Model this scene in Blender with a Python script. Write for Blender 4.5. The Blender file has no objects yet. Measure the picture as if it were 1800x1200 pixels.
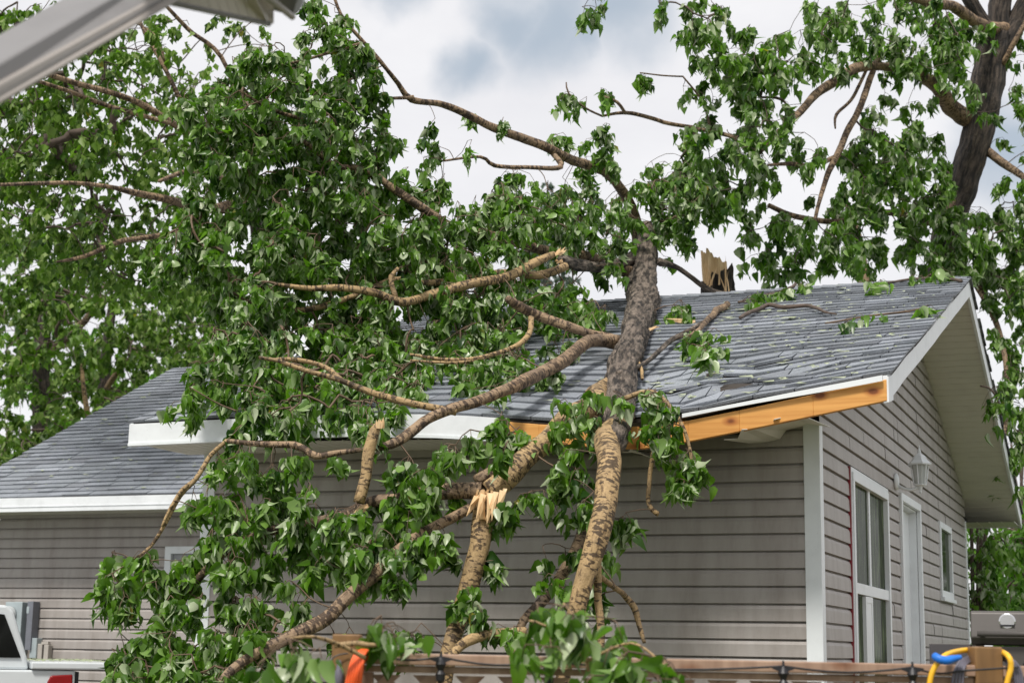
import bpy, bmesh, math, random
import numpy as np
from mathutils import Vector
rng = np.random.default_rng(7); random.seed(7)
SC = bpy.context.scene; COL = SC.collection
# ------------------------------------------------------------------ camera
EYE = 1.45                                   # height of the lens above the lawn
FPX, PITCH, ROLL = 2868.6, 0.1875, 0.0167    # focal length in px of an 1800 px wide frame
F_ = np.array([0, math.cos(PITCH), math.sin(PITCH)]); U_ = np.array([0, -math.sin(PITCH), math.cos(PITCH)]); R_ = np.array([1., 0, 0])
Rr = math.cos(ROLL)*R_ + math.sin(ROLL)*U_; Ur = -math.sin(ROLL)*R_ + math.cos(ROLL)*U_
cam = bpy.data.cameras.new('camera'); camo = bpy.data.objects.new('camera', cam); COL.objects.link(camo)
from mathutils import Matrix
M4 = Matrix(((Rr[0], Ur[0], -F_[0], 0), (Rr[1], Ur[1], -F_[1], 0), (Rr[2], Ur[2], -F_[2], EYE), (0, 0, 0, 1)))
camo.matrix_world = M4
cam.sensor_width = 36; cam.lens = FPX/1800*36; cam.clip_end = 3000; cam.clip_start = .05
cam.dof.use_dof = True; cam.dof.focus_distance = 9.8; cam.dof.aperture_fstop = 4.0
SC.camera = camo
def ray(x, y):
    return F_ + Rr*(x-900)/FPX - Ur*(y-600)/FPX
def at(x, y, Y):                              # point of the place at distance Y (m) along the view of photo pixel x, y
    r = ray(x, y); p = r*(Y/r[1]); p[2] += EYE; return p
# ------------------------------------------------------------------ world, sun, exposure
SUN_EL, SUN_AZ = math.radians(58), math.radians(205)     # azimuth clockwise from +Y
SC.view_settings.view_transform = 'Standard'; SC.view_settings.look = 'None'; SC.view_settings.gamma = 1
SC.view_settings.exposure = 0.3
W = bpy.data.worlds.new('World'); SC.world = W; W.use_nodes = True
def world():
    nt = W.node_tree; N = nt.nodes; L = nt.links; N.clear()
    out = N.new('ShaderNodeOutputWorld'); bg = N.new('ShaderNodeBackground'); bg.inputs[1].default_value = .09
    sky = N.new('ShaderNodeTexSky'); sky.sky_type = 'NISHITA'; sky.sun_disc = False
    sky.sun_elevation = SUN_EL; sky.sun_rotation = SUN_AZ; sky.altitude = 300; sky.dust_density = 2
    tc = N.new('ShaderNodeTexCoord')
    mp = N.new('ShaderNodeMapping'); mp.inputs['Scale'].default_value = (1, 1, 2.2); L.new(tc.outputs['Generated'], mp.inputs[0])
    no = N.new('ShaderNodeTexNoise'); no.inputs['Scale'].default_value = 5.5; no.inputs['Detail'].default_value = 7; no.inputs['Roughness'].default_value = .55
    L.new(mp.outputs[0], no.inputs[0])
    # cloud deck: bright white, thin grey-blue openings
    def blob(px, py, rad, soft):
        d = ray(px, py); d = d/np.linalg.norm(d)
        vm = N.new('ShaderNodeVectorMath'); vm.operation = 'DISTANCE'; L.new(warp.outputs[0], vm.inputs[0]); vm.inputs[1].default_value = tuple(d)
        mr = N.new('ShaderNodeMapRange'); mr.interpolation_type = 'SMOOTHSTEP'
        mr.inputs[1].default_value = rad*1.25; mr.inputs[2].default_value = rad*soft*.5; L.new(vm.outputs['Value'], mr.inputs[0]); return mr.outputs[0]
    n2 = N.new('ShaderNodeTexNoise'); n2.inputs['Scale'].default_value = 13; n2.inputs['Detail'].default_value = 6; L.new(tc.outputs['Generated'], n2.inputs[0])
    sb = N.new('ShaderNodeVectorMath'); sb.operation = 'SUBTRACT'; L.new(n2.outputs['Color'], sb.inputs[0]); sb.inputs[1].default_value = (.5, .5, .5)
    sc = N.new('ShaderNodeVectorMath'); sc.operation = 'SCALE'; sc.inputs['Scale'].default_value = .085; L.new(sb.outputs[0], sc.inputs[0])
    warp = N.new('ShaderNodeVectorMath'); warp.operation = 'ADD'; L.new(tc.outputs['Generated'], warp.inputs[0]); L.new(sc.outputs[0], warp.inputs[1])
    acc = None
    for a in ((960, 35, .042, .2), (830, 85, .024, .2), (1085, -10, .045, .3), (900, 10, .03, .2), (1010, 60, .022, .2), (1790, 265, .045, .3), (1400, -260, .06, .3), (560, -220, .07, .3), (700, 5, .02, .1)):
        b = blob(*a)
        if acc is None: acc = b
        else:
            mx = N.new('ShaderNodeMath'); mx.operation = 'MAXIMUM'; L.new(acc, mx.inputs[0]); L.new(b, mx.inputs[1]); acc = mx.outputs[0]
    mr = N.new('ShaderNodeMapRange'); mr.inputs[1].default_value = .35; mr.inputs[2].default_value = .7; L.new(no.outputs['Fac'], mr.inputs[0])
    cl = N.new('ShaderNodeMixRGB'); cl.inputs[1].default_value = (8.2, 8.1, 8.3, 1); cl.inputs[2].default_value = (9.3, 9.2, 9.25, 1); L.new(mr.outputs[0], cl.inputs[0])
    m2 = N.new('ShaderNodeMixRGB'); L.new(cl.outputs[0], m2.inputs[1]); m2.inputs[2].default_value = (4.3, 5.0, 5.8, 1)
    ml = N.new('ShaderNodeMath'); ml.operation = 'MULTIPLY'; L.new(acc, ml.inputs[0]); ml.inputs[1].default_value = .95; L.new(ml.outputs[0], m2.inputs[0])
    m3 = N.new('ShaderNodeMixRGB'); m3.inputs[0].default_value = .9; L.new(sky.outputs[0], m3.inputs[1]); L.new(m2.outputs[0], m3.inputs[2])
    L.new(m3.outputs[0], bg.inputs[0]); L.new(bg.outputs[0], out.inputs[0])
world()
sl = bpy.data.lights.new('sun', 'SUN'); sl.energy = 3.2; sl.angle = math.radians(10); sl.color = (1, .95, .88)
so = bpy.data.objects.new('sun', sl); COL.objects.link(so)
sd = Vector((math.sin(SUN_AZ)*math.cos(SUN_EL), math.cos(SUN_AZ)*math.cos(SUN_EL), math.sin(SUN_EL)))
so.rotation_euler = sd.to_track_quat('Z', 'Y').to_euler(); so.location = sd*50
# ------------------------------------------------------------------ materials
def nm(name):
    m = bpy.data.materials.new(name); m.use_nodes = True; nt = m.node_tree; N = nt.nodes; b = N['Principled BSDF']; return m, N, nt.links, b
def ramp(N, L, src, stops):
    r = N.new('ShaderNodeValToRGB'); e = r.color_ramp.elements
    while len(e) < len(stops): e.new(.5)
    for k, (p, c) in enumerate(stops): e[k].position = p; e[k].color = (*c, 1)
    L.new(src, r.inputs[0]); return r.outputs[0]
def noise(N, L, scale, detail=4, vec=None, rough=.5):
    n = N.new('ShaderNodeTexNoise'); n.inputs['Scale'].default_value = scale; n.inputs['Detail'].default_value = detail; n.inputs['Roughness'].default_value = rough
    if vec is not None: L.new(vec, n.inputs[0])
    return n
def objco(N, L, scale=(1, 1, 1), rot=(0, 0, 0)):
    t = N.new('ShaderNodeTexCoord'); m = N.new('ShaderNodeMapping'); m.inputs['Scale'].default_value = scale; m.inputs['Rotation'].default_value = rot
    L.new(t.outputs['Object'], m.inputs[0]); return m.outputs[0]
def mixc(N, L, f, a, b, mode='MIX'):
    m = N.new('ShaderNodeMixRGB'); m.blend_type = mode
    for i, v in ((0, f), (1, a), (2, b)):
        if isinstance(v, (int, float)): m.inputs[i].default_value = v
        elif isinstance(v, tuple): m.inputs[i].default_value = (*v, 1)
        else: L.new(v, m.inputs[i])
    return m.outputs[0]
def bump(N, L, b, src, strength=.3, dist=.01):
    u = N.new('ShaderNodeBump'); u.inputs['Strength'].default_value = strength; u.inputs['Distance'].default_value = dist
    L.new(src, u.inputs['Height']); L.new(u.outputs[0], b.inputs['Normal'])
def simple(name, c, rough=.5, var=.12, scale=6, metal=0, bstr=0, spec=.5):
    m, N, L, b = nm(name); v = objco(N, L); n = noise(N, L, scale, 5, v)
    col = ramp(N, L, n.outputs['Fac'], [(.3, tuple(x*(1-var) for x in c)), (.7, tuple(min(1, x*(1+var)) for x in c))])
    L.new(col, b.inputs['Base Color']); b.inputs['Roughness'].default_value = rough; b.inputs['Metallic'].default_value = metal
    b.inputs['Specular IOR Level'].default_value = spec
    if bstr: n3 = noise(N, L, scale*8, 4, v); bump(N, L, b, n3.outputs['Fac'], bstr)
    return m
YAW = math.radians(0)
def siding_mat():
    m, N, L, b = nm('vinyl siding'); v = objco(N, L, (2.5, 2.5, .35)); n = noise(N, L, 2.2, 5, v, .6)
    c1 = ramp(N, L, n.outputs['Fac'], [(.3, (.30, .272, .252)), (.5, (.36, .333, .315)), (.75, (.40, .377, .360))])
    n2 = noise(N, L, 14, 6, objco(N, L, (1, 1, .25)), .7); c2 = ramp(N, L, n2.outputs['Fac'], [(.3, (.80, .79, .76)), (.5, (.97, .97, .96)), (.7, (1.05, 1.05, 1.05))])
    c = mixc(N, L, .7, c1, c2, 'MULTIPLY')
    L.new(c, b.inputs['Base Color']); b.inputs['Roughness'].default_value = .48; b.inputs['Specular IOR Level'].default_value = .4
    n3 = noise(N, L, 60, 3, objco(N, L, (.3, .3, 3))); bump(N, L, b, n3.outputs['Fac'], .12, .004)
    return m
def shingle_mat():
    m, N, L, b = nm('asphalt shingle'); at_ = N.new('ShaderNodeAttribute'); at_.attribute_name = 'tone'
    v = objco(N, L); g = noise(N, L, 260, 2, v); n = noise(N, L, 3, 5, v)
    base = ramp(N, L, at_.outputs['Fac'], [(0, (.115, .122, .138)), (.5, (.205, .223, .255)), (1, (.33, .355, .40))])
    gr = ramp(N, L, g.outputs['Fac'], [(.36, (.45, .45, .46)), (.5, (1, 1, 1)), (.64, (1.6, 1.6, 1.6))])
    lg = ramp(N, L, n.outputs['Fac'], [(.3, (.8, .82, .8)), (.7, (1.1, 1.1, 1.1))])
    c = mixc(N, L, 1, mixc(N, L, .8, base, gr, 'MULTIPLY'), lg, 'MULTIPLY')
    L.new(c, b.inputs['Base Color']); b.inputs['Roughness'].default_value = .62; b.inputs['Specular IOR Level'].default_value = .6
    bump(N, L, b, g.outputs['Fac'], .5, .004); return m
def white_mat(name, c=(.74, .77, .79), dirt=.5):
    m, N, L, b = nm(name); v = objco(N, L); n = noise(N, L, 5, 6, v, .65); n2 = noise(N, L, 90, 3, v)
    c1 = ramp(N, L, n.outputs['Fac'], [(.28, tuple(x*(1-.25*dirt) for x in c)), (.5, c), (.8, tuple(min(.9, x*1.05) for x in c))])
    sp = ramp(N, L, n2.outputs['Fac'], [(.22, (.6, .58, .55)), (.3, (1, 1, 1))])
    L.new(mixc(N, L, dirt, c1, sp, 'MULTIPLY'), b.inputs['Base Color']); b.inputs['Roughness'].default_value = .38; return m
def lumber_mat(name, c1, c2, knots=True, axis=0):
    m, N, L, b = nm(name); e = (YAWH if axis == 0 else 0)
    v = objco(N, L, (1, 1, 1), (0, 0, e)); ms = N.new('ShaderNodeMapping'); ms.inputs['Scale'].default_value = (.8, 12, 26) if axis == 0 else (14, 14, 1.2); L.new(v, ms.inputs[0])
    n = noise(N, L, 1.6, 6, ms.outputs[0], .6)
    c = ramp(N, L, n.outputs['Fac'], [(.3, c1), (.6, c2), (.85, tuple(x*1.1 for x in c2))])
    if knots:
        ms2 = N.new('ShaderNodeMapping'); ms2.inputs['Scale'].default_value = (3.2, 0 if axis == 0 else 3.2, 5.5); L.new(v, ms2.inputs[0])
        vo = N.new('ShaderNodeTexVoronoi'); vo.inputs['Scale'].default_value = 1.3; L.new(ms2.outputs[0], vo.inputs[0])
        k = ramp(N, L, vo.outputs['Distance'], [(.10, (.28, .15, .08)), (.15, (.68, .52, .42)), (.26, (1, 1, 1))])
        c = mixc(N, L, 1, c, k, 'MULTIPLY')
    L.new(c, b.inputs['Base Color']); b.inputs['Roughness'].default_value = .6; bump(N, L, b, n.outputs['Fac'], .2, .004); return m
def bark_mat(name, pale, base, dark, scar, ridges=.5, fissure=False):
    # 'along' = metres along the limb, 'ca', 'sa' = place round it in metres
    m, N, L, b = nm(name)
    A = [N.new('ShaderNodeAttribute') for _ in range(3)]
    for a, k in zip(A, ('ca', 'sa', 'along')): a.attribute_name = k
    cmb = N.new('ShaderNodeCombineXYZ')
    for i, a in enumerate(A): L.new(a.outputs['Fac'], cmb.inputs[i])
    v = objco(N, L); n = noise(N, L, 5, 6, v, .65); nf = noise(N, L, 70, 5, v, .65)
    c = ramp(N, L, n.outputs['Fac'], [(.3, base), (.52, pale), (.75, tuple(x*1.18 for x in pale))])
    def vec(k, al):
        ms = N.new('ShaderNodeVectorMath'); ms.operation = 'MULTIPLY'; L.new(cmb.outputs[0], ms.inputs[0]); ms.inputs[1].default_value = (k, k, al); return ms.outputs[0]
    if fissure:
        s = noise(N, L, 1, 5, vec(34, 7), .6); k = ramp(N, L, s.outputs['Fac'], [(.40, (.10, .085, .07)), (.49, (.62, .6, .57)), (.60, (1.35, 1.33, 1.3))])
        c = mixc(N, L, 1, c, k, 'MULTIPLY'); h = s.outputs['Fac']
        s2 = noise(N, L, 1, 3, vec(14, 16), .5); c = mixc(N, L, .35, c, ramp(N, L, s2.outputs['Fac'], [(.35, (.45, .43, .4)), (.6, (1.15, 1.15, 1.15))]), 'MULTIPLY')
    else:
        s0 = noise(N, L, 1, 3, vec(24, 62), .55); n4 = noise(N, L, 1, 2, vec(6, 5), .5); ad0 = N.new('ShaderNodeMath'); ad0.operation = 'MULTIPLY_ADD'; L.new(n4.outputs['Fac'], ad0.inputs[0]); ad0.inputs[1].default_value = .6; L.new(s0.outputs['Fac'], ad0.inputs[2]); sb0 = N.new('ShaderNodeMath'); sb0.operation = 'SUBTRACT'; L.new(ad0.outputs[0], sb0.inputs[0]); sb0.inputs[1].default_value = .30; s = sb0; k = ramp(N, L, s.outputs[0], [(.60-scar*.14, (1, 1, 1)), (.655-scar*.14, dark)])
        c = mixc(N, L, .9, c, k, 'MULTIPLY')
        s2 = noise(N, L, 1, 5, vec(26, 9), .65); c = mixc(N, L, .85, c, ramp(N, L, s2.outputs['Fac'], [(.60-scar*.06, (1, 1, 1)), (.68-scar*.06, tuple(min(1, x*2) for x in dark))]), 'MULTIPLY')
        h = s2.outputs['Fac']
    f = ramp(N, L, nf.outputs['Fac'], [(.3, (.66, .64, .62)), (.6, (1.1, 1.1, 1.1))])
    L.new(mixc(N, L, .8, c, f, 'MULTIPLY'), b.inputs['Base Color']); b.inputs['Roughness'].default_value = .72
    ad = N.new('ShaderNodeMath'); ad.operation = 'MULTIPLY_ADD'; L.new(nf.outputs['Fac'], ad.inputs[0]); ad.inputs[1].default_value = .4; L.new(h, ad.inputs[2])
    bump(N, L, b, ad.outputs[0], ridges, .06 if fissure else .02); return m
def leaf_mat(name, d, l, back, trans=.3, rough=.38):
    m, N, L, b = nm(name); a = N.new('ShaderNodeAttribute'); a.attribute_name = 'tone'
    top = ramp(N, L, a.outputs['Fac'], [(0, d), (.55, tuple((x+y)/2 for x, y in zip(d, l))), (.97, l), (1, (.22, .2, .02))])
    ge = N.new('ShaderNodeNewGeometry'); mu = N.new('ShaderNodeMath'); mu.operation = 'MULTIPLY'; mu.inputs[1].default_value = 37.7; L.new(a.outputs['Fac'], mu.inputs[0]); fr = N.new('ShaderNodeMath'); fr.operation = 'FRACT'; L.new(mu.outputs[0], fr.inputs[0])
    bk = ramp(N, L, fr.outputs[0], [(0, tuple(x*.85+y*.12 for x, y in zip(l, back))), (.45, tuple(x*.6+y*.3 for x, y in zip(l, back))), (.75, back)]); c = mixc(N, L, ge.outputs['Backfacing'], top, bk)
    L.new(c, b.inputs['Base Color']); b.inputs['Roughness'].default_value = rough; b.inputs['Specular IOR Level'].default_value = .42
    t = N.new('ShaderNodeBsdfTranslucent'); L.new(mixc(N, L, 1, top, (1.6, 1.9, .8), 'MULTIPLY'), t.inputs[0])
    ms = N.new('ShaderNodeMixShader'); ms.inputs[0].default_value = trans
    L.new(b.outputs[0], ms.inputs[1]); L.new(t.outputs[0], ms.inputs[2]); L.new(ms.outputs[0], N['Material Output'].inputs[0]); return m
YAWH = 0.3773
MAT = dict(
    siding=siding_mat(), shingle=shingle_mat(), white=white_mat('white aluminium'), trim=white_mat('white trim', (.72, .76, .78), .35),
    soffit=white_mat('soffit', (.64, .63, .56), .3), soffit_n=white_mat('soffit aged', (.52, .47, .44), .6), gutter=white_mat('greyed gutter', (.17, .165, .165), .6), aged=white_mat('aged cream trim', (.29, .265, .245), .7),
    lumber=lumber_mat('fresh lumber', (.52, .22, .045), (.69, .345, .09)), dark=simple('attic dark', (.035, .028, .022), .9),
    fence=lumber_mat('stained fence wood', (.25, .15, .10), (.38, .25, .175), True, 1), fence2=lumber_mat('fence post wood', (.13, .068, .024), (.23, .125, .045), True, 1),
    glass=None, blackp=simple('black plastic', (.012, .012, .015), .4), rubber=simple('rubber', (.02, .02, .02), .8),
    steel=simple('brushed steel', (.085, .078, .072), .5, .2, 3, .3), steel_d=simple('dark steel', (.075, .07, .075), .5, .15, 4, .2), chrome=simple('chrome', (.6, .6, .6), .2, .05, 3, .9),
    paint=simple('white car paint', (.62, .66, .68), .25, .06, 4), galv=simple('grey meter paint', (.36, .42, .44), .45, .1, 8), galv_d=simple('dark grey panel', (.16, .17, .20), .5, .1, 8),
    red=simple('tail light red', (.25, .008, .010), .2), redtrim=simple('red strip', (.25, .02, .03), .5), orange=simple('orange cord', (.85, .13, .03), .5, .08), yellow=simple('yellow hose', (.80, .44, .02), .45, .08),
    blue=simple('blue tie', (.01, .16, .62), .5, .15, 20), grey=simple('grey cable', (.13, .125, .16), .5), beige=simple('beige box', (.45, .42, .38), .5),
    splinter=lumber_mat('splintered wood', (.55, .33, .15), (.78, .56, .32), False, 1),
    bark=bark_mat('trunk bark', (.20, .165, .135), (.15, .12, .097), (.12, .10, .08), .5, 1., True),
    tan=bark_mat('young tan bark', (.38, .26, .125), (.235, .165, .09), (.10, .08, .065), .6, .6),
    mid=bark_mat('limb bark', (.29, .20, .12), (.14, .10, .07), (.14, .11, .09), .75, .7),
    old=bark_mat('old dark bark', (.085, .066, .052), (.04, .032, .026), (.22, .18, .15), .5, 1., True),
    twig=simple('twig bark', (.12, .078, .048), .7, .3, 12), twig2=simple('dark twig bark', (.09, .065, .05), .8, .3, 12),
    leaf=leaf_mat('poplar leaf', (.018, .060, .006), (.155, .31, .026), (.46, .53, .34), .38, .32),
    leaf2=leaf_mat('distant leaf', (.024, .065, .008), (.14, .26, .024), (.26, .36, .10), .42, .5),
    leaf3=leaf_mat('shrub leaf', (.05, .14, .012), (.16, .34, .03), (.15, .28, .06), .4, .5),
    conifer=leaf_mat('spruce needle', (.05, .08, .07), (.10, .14, .12), (.10, .14, .12), .3, .6),
    litter=leaf_mat('torn leaf litter', (.22, .27, .13), (.50, .53, .40), (.5, .53, .43), .1, .6),
    deck=simple('deck wood', (.22, .16, .11), .7, .2, 4, 0, .2), grass=simple('lawn', (.07, .085, .035), .9, .4, 3, 0, .5), gravel=simple('gravel drive', (.24, .22, .2), .9, .25, 30, 0, .5),
)
def glass_mat():
    m, N, L, b = nm('window glass'); n = noise(N, L, 1, 5, objco(N, L, (60, 60, 3)), .6); n2 = noise(N, L, 3, 5, objco(N, L), .6)
    c = ramp(N, L, n.outputs['Fac'], [(.35, (.015, .02, .012)), (.52, (.04, .055, .03)), (.7, (.20, .26, .15))])  # dark green streaks: reflected trees and curtain pattern put into the pane colour
    c2 = ramp(N, L, n2.outputs['Fac'], [(.35, (.4, .45, .3)), (.65, (1.2, 1.25, 1.1))])
    L.new(mixc(N, L, .9, c, c2, 'MULTIPLY'), b.inputs['Base Color']); b.inputs['Roughness'].default_value = .08; b.inputs['IOR'].default_value = 1.04; return m
MAT['glass'] = glass_mat()
MAT['curtain'] = simple('patterned curtain', (.12, .15, .11), .9, .5, 26)
MAT['blind'] = simple('grey blind', (.30, .31, .32), .7, .08, 5)
# ------------------------------------------------------------------ object helpers
def tag(o, label=None, cat=None, group=None, kind=None):
    if label: o['label'] = label
    if cat: o['category'] = cat
    if group: o['group'] = group
    if kind: o['kind'] = kind
    return o
def thing(name, label, cat, loc=(0, 0, 0), group=None):
    o = bpy.data.objects.new(name, None); COL.objects.link(o); o.location = tuple(float(v) for v in loc); o.empty_display_size = .1
    return tag(o, label, cat, group)
class MB:
    """collects verts and faces, all in world coordinates"""
    def __init__(s): s.v = []; s.f = []; s.n = 0; s.tone = None
    def add(s, v, f):
        s.v.append(np.asarray(v, float).reshape(-1, 3)); s.f += [tuple(i+s.n for i in q) for q in f]; s.n += len(s.v[-1])
    def hexa(s, p):                              # 8 corners: 4 bottom ccw, 4 top ccw
        s.add(p, [(3, 2, 1, 0), (4, 5, 6, 7), (0, 1, 5, 4), (1, 2, 6, 5), (2, 3, 7, 6), (3, 0, 4, 7)])
    def prism(s, poly, d):                       # polygon extruded by vector d
        poly = np.asarray(poly, float); n = len(poly); d = np.asarray(d, float)
        s.add(np.vstack([poly, poly+d]), [tuple(range(n))[::-1], tuple(range(n, 2*n))]+[(i, (i+1) % n, (i+1) % n+n, i+n) for i in range(n)])
    def tube(s, pts, r, sides=8, cap=True):
        v, f, _, _ = tube_geo(np.asarray(pts, float), r, sides); s.add(v, f)
    def lathe(s, c, prof, sides=16, axis=(0, 0, 1), rot=0):
        a = np.array(axis, float); a /= np.linalg.norm(a); x = np.cross(a, (1, 0, 0) if abs(a[0]) < .9 else (0, 1, 0)); x /= np.linalg.norm(x); y = np.cross(a, x)
        V = []
        for r, h in prof:
            for k in range(sides):
                t = 2*math.pi*k/sides+rot; V.append(np.asarray(c)+a*h+(x*math.cos(t)+y*math.sin(t))*r)
        m = len(prof); fs = [(i*sides+k, i*sides+(k+1) % sides, (i+1)*sides+(k+1) % sides, (i+1)*sides+k) for i in range(m-1) for k in range(sides)]
        fs += [tuple(range(sides))[::-1], tuple((m-1)*sides+k for k in range(sides))]; s.add(V, fs)
    def build(s, name, mat, parent=None, smooth=False, bevel=0, tone=None, attrs=None):
        me = bpy.data.meshes.new(name); V = np.vstack(s.v)
        o = bpy.data.objects.new(name, me); COL.objects.link(o)
        org = np.array(parent_world(parent)) if parent is not None else np.zeros(3)
        me.from_pydata((V-org).tolist(), [], s.f); me.materials.append(mat)
        if parent is not None: o.parent = parent
        if tone is not None:
            a = me.attributes.new('tone', 'FLOAT', 'POINT'); a.data.foreach_set('value', np.asarray(tone, np.float32))
        if attrs:
            for k, val in attrs.items():
                a = me.attributes.new(k, 'FLOAT', 'POINT'); a.data.foreach_set('value', np.asarray(val, np.float32))
        if smooth: me.polygons.foreach_set('use_smooth', [True]*len(me.polygons))
        if bevel:
            b = o.modifiers.new('bevel', 'BEVEL'); b.width = bevel; b.segments = 2; b.limit_method = 'ANGLE'
        return o
def parent_world(o):
    p = Vector((0, 0, 0))
    while o is not None: p += o.location; o = o.parent
    return p
def catmull(P, R, step):
    P = np.asarray(P, float); R = np.asarray(R, float); out = []; ro = []
    n = len(P)
    for i in range(n-1):
        p0 = P[max(i-1, 0)]; p1 = P[i]; p2 = P[i+1]; p3 = P[min(i+2, n-1)]
        k = max(2, int(np.linalg.norm(p2-p1)/step)+1)
        for j in range(k):
            t = j/k; out.append(.5*((2*p1)+(-p0+p2)*t+(2*p0-5*p1+4*p2-p3)*t*t+(-p0+3*p1-3*p2+p3)*t**3)); ro.append(R[i]*(1-t)+R[i+1]*t)
    out.append(P[-1]); ro.append(R[-1]); return np.array(out), np.array(ro)
def tube_geo(P, r, sides, rough=0, seed=0):
    n = len(P); r = np.broadcast_to(np.asarray(r, float), (n,)); T = np.gradient(P, axis=0); T /= np.linalg.norm(T, axis=1)[:, None]+1e-9
    a = np.cross(T[0], (0.3, .2, 1)); a /= np.linalg.norm(a); V = np.zeros((n, sides, 3)); al = np.zeros((n, sides)); acc = 0
    ang = np.arange(sides)*2*math.pi/sides; g = np.random.default_rng(seed); ph = g.uniform(0, 6.3, 6); fr = g.uniform(4, 26, 6)
    for i in range(n):
        a = a-T[i]*(a@T[i]); a /= np.linalg.norm(a)+1e-9; b = np.cross(T[i], a)
        if i: acc += np.linalg.norm(P[i]-P[i-1])
        rr = np.full(sides, r[i])
        if rough:
            rr = rr*(1+rough*(np.sin(ang*2+ph[0]+acc*2)*.4+np.sin(ang*5+ph[1]+math.sin(acc*4+ph[4])*1.2)*.3+math.sin(acc*fr[2]*.6+ph[2])*.25+math.sin(acc*fr[3]+ph[3])*.2+np.abs(np.sin(ang*sides*.21+ph[5]+math.sin(acc*7)*.9))*.35)+rough*.18*g.standard_normal(sides))
        V[i] = P[i]+np.outer(np.cos(ang)*rr, a)+np.outer(np.sin(ang)*rr, b); al[i] = acc
    f = []
    for i in range(n-1):
        for k in range(sides):
            k2 = (k+1) % sides; f.append((i*sides+k, i*sides+k2, (i+1)*sides+k2, (i+1)*sides+k))
    f.append(tuple(range(sides))[::-1]); f.append(tuple((n-1)*sides+k for k in range(sides)))
    return V.reshape(-1, 3), f, al.ravel(), None
# ------------------------------------------------------------------ house frame: s right along the front wall, t back along the gable wall, z above ground
CX, CY = 1.7945, 9.5015
E1 = np.array([math.cos(-YAWH), math.sin(-YAWH), 0]); E2 = np.array([math.sin(YAWH), math.cos(YAWH), 0]); C0 = np.array([CX, CY, 0])
def H(s, t, z): return C0+E1*s+E2*t+np.array([0, 0, z+EYE])          # z here is above the eye level
Z0, WG, OG, OE, ZB, FH, ZR = .2918, 7.7187, .516, .664, 1.355, .141, 3.031
SL = (ZR-ZB-FH)/(WG/2+OE); SLEFT = -4.31; WL = -4.13; CS = .1016
GZ = -EYE
def planepx(x, y, t=None, s=None):            # local (s, z) of photo pixel on plane t=const, or (t, z) on s=const
    r = ray(x, y); n, q = (E2, C0+E2*t) if s is None else (E1, C0+E1*s)
    P = r*((n@q)/(n@r)); d = P-C0; return (d@E1 if s is None else d@E2), P[2]
def boxl(mb, s0, s1, t0, t1, z0, z1):
    mb.hexa([H(s0, t0, z0), H(s1, t0, z0), H(s1, t1, z0), H(s0, t1, z0), H(s0, t0, z1), H(s1, t0, z1), H(s1, t1, z1), H(s0, t1, z1)])
ES = np.array([-4.4, -3.6, -2.78, -2.06, -1.66, -1.45, -1.17, -.89, -.59, -.3, .02, .5]); EZ = np.array([1.405, 1.412, 1.417, 1.385, 1.345, 1.318, 1.296, 1.306, 1.339, 1.383, 1.433, 1.504])
NOM = ZB+FH
def eave_z(s): return np.interp(s, ES, EZ)
def dz(s, t):
    """how far the tree pushed the roof surface down; fades toward the ridge"""
    s = np.asarray(s, float); t = np.asarray(t, float)
    d = np.clip((t+OE)/(WG/2+OE), 0, 1); base = (eave_z(s)-NOM)*(1-d)**2.2
    g = np.exp(-((s+.6)/.55)**2)*np.exp(-((t-.0)/.6)**2)
    rip = .034*np.sin(s*8+t*5)+.022*np.sin(t*13+s*3)
    w2 = .004*np.sin(s*2.3+t*3.1)+.003*np.sin(t*7+s*1.7)
    return base+g*rip+w2*(1-d)
house = thing('house', 'grey sided house with a charcoal shingle roof crushed by the fallen tree', 'house', H(0, 0, GZ))
# ---- siding
PROF = [(1.0, -.004), (.98, .001), (.95, .006), (.80, .0125), (.76, .014), (.075, .0165), (.07, -.006), (.0, -.006)]     # (fraction of course height, offset)
def siding(mb, fn, a0, a1, z_lo, z_hi, zref, openings=(), up=1):
    """fn(a, off, z) gives a point; openings: (a0, a1, z0, z1)"""
    k0 = math.floor((z_lo-zref)/CS); k1 = math.ceil((z_hi-zref)/CS)
    for k in range(k0, k1):
        zb_ = zref+k*CS; seam = a0+(a1-a0)*(.12+.76*((k*.618+.31) % 1)); cuts = sorted({a0, a1, seam}|{min(max(v, a0), a1) for o in openings for v in o[:2]})
        for c0, c1 in zip(cuts[:-1], cuts[1:]):
            if c1-c0 < 1e-4: continue
            mid = (c0+c1)/2; segs = [(max(zb_, z_lo), min(zb_+CS, z_hi))]
            for o in openings:
                if o[0] <= mid <= o[1]:
                    ns = []
                    for lo, hi in segs:
                        if o[3] <= lo or o[2] >= hi: ns.append((lo, hi)); continue
                        if lo < o[2]: ns.append((lo, o[2]))
                        if hi > o[3]: ns.append((o[3], hi))
                    segs = ns
            for lo, hi in segs:
                if hi-lo < .004: continue
                def off(z): fr = (z-zb_)/CS; xs = [p[0] for p in PROF][::-1]; ys = [p[1] for p in PROF][::-1]; return float(np.interp(fr, xs, ys))
                zs = [hi]+[zb_+p[0]*CS for p in PROF if lo < zb_+p[0]*CS < hi]+[lo]
                pts = [(off(z), z) for z in zs]
                if abs(lo-zb_) < 1e-6: pts.append((.0005, lo))
                n = len(pts); wob = .0012*math.sin(k*1.7+c0*3)+(.0025 if c0 >= seam-1e-6 else 0)
                V = [fn(c0, o_+wob, z) for o_, z in pts]+[fn(c1, o_+wob*.4, z) for o_, z in pts]
                mb.add(V, [((i, i+1, n+i+1, n+i) if up > 0 else (i, n+i, n+i+1, i+1)) for i in range(n-1)])
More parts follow.
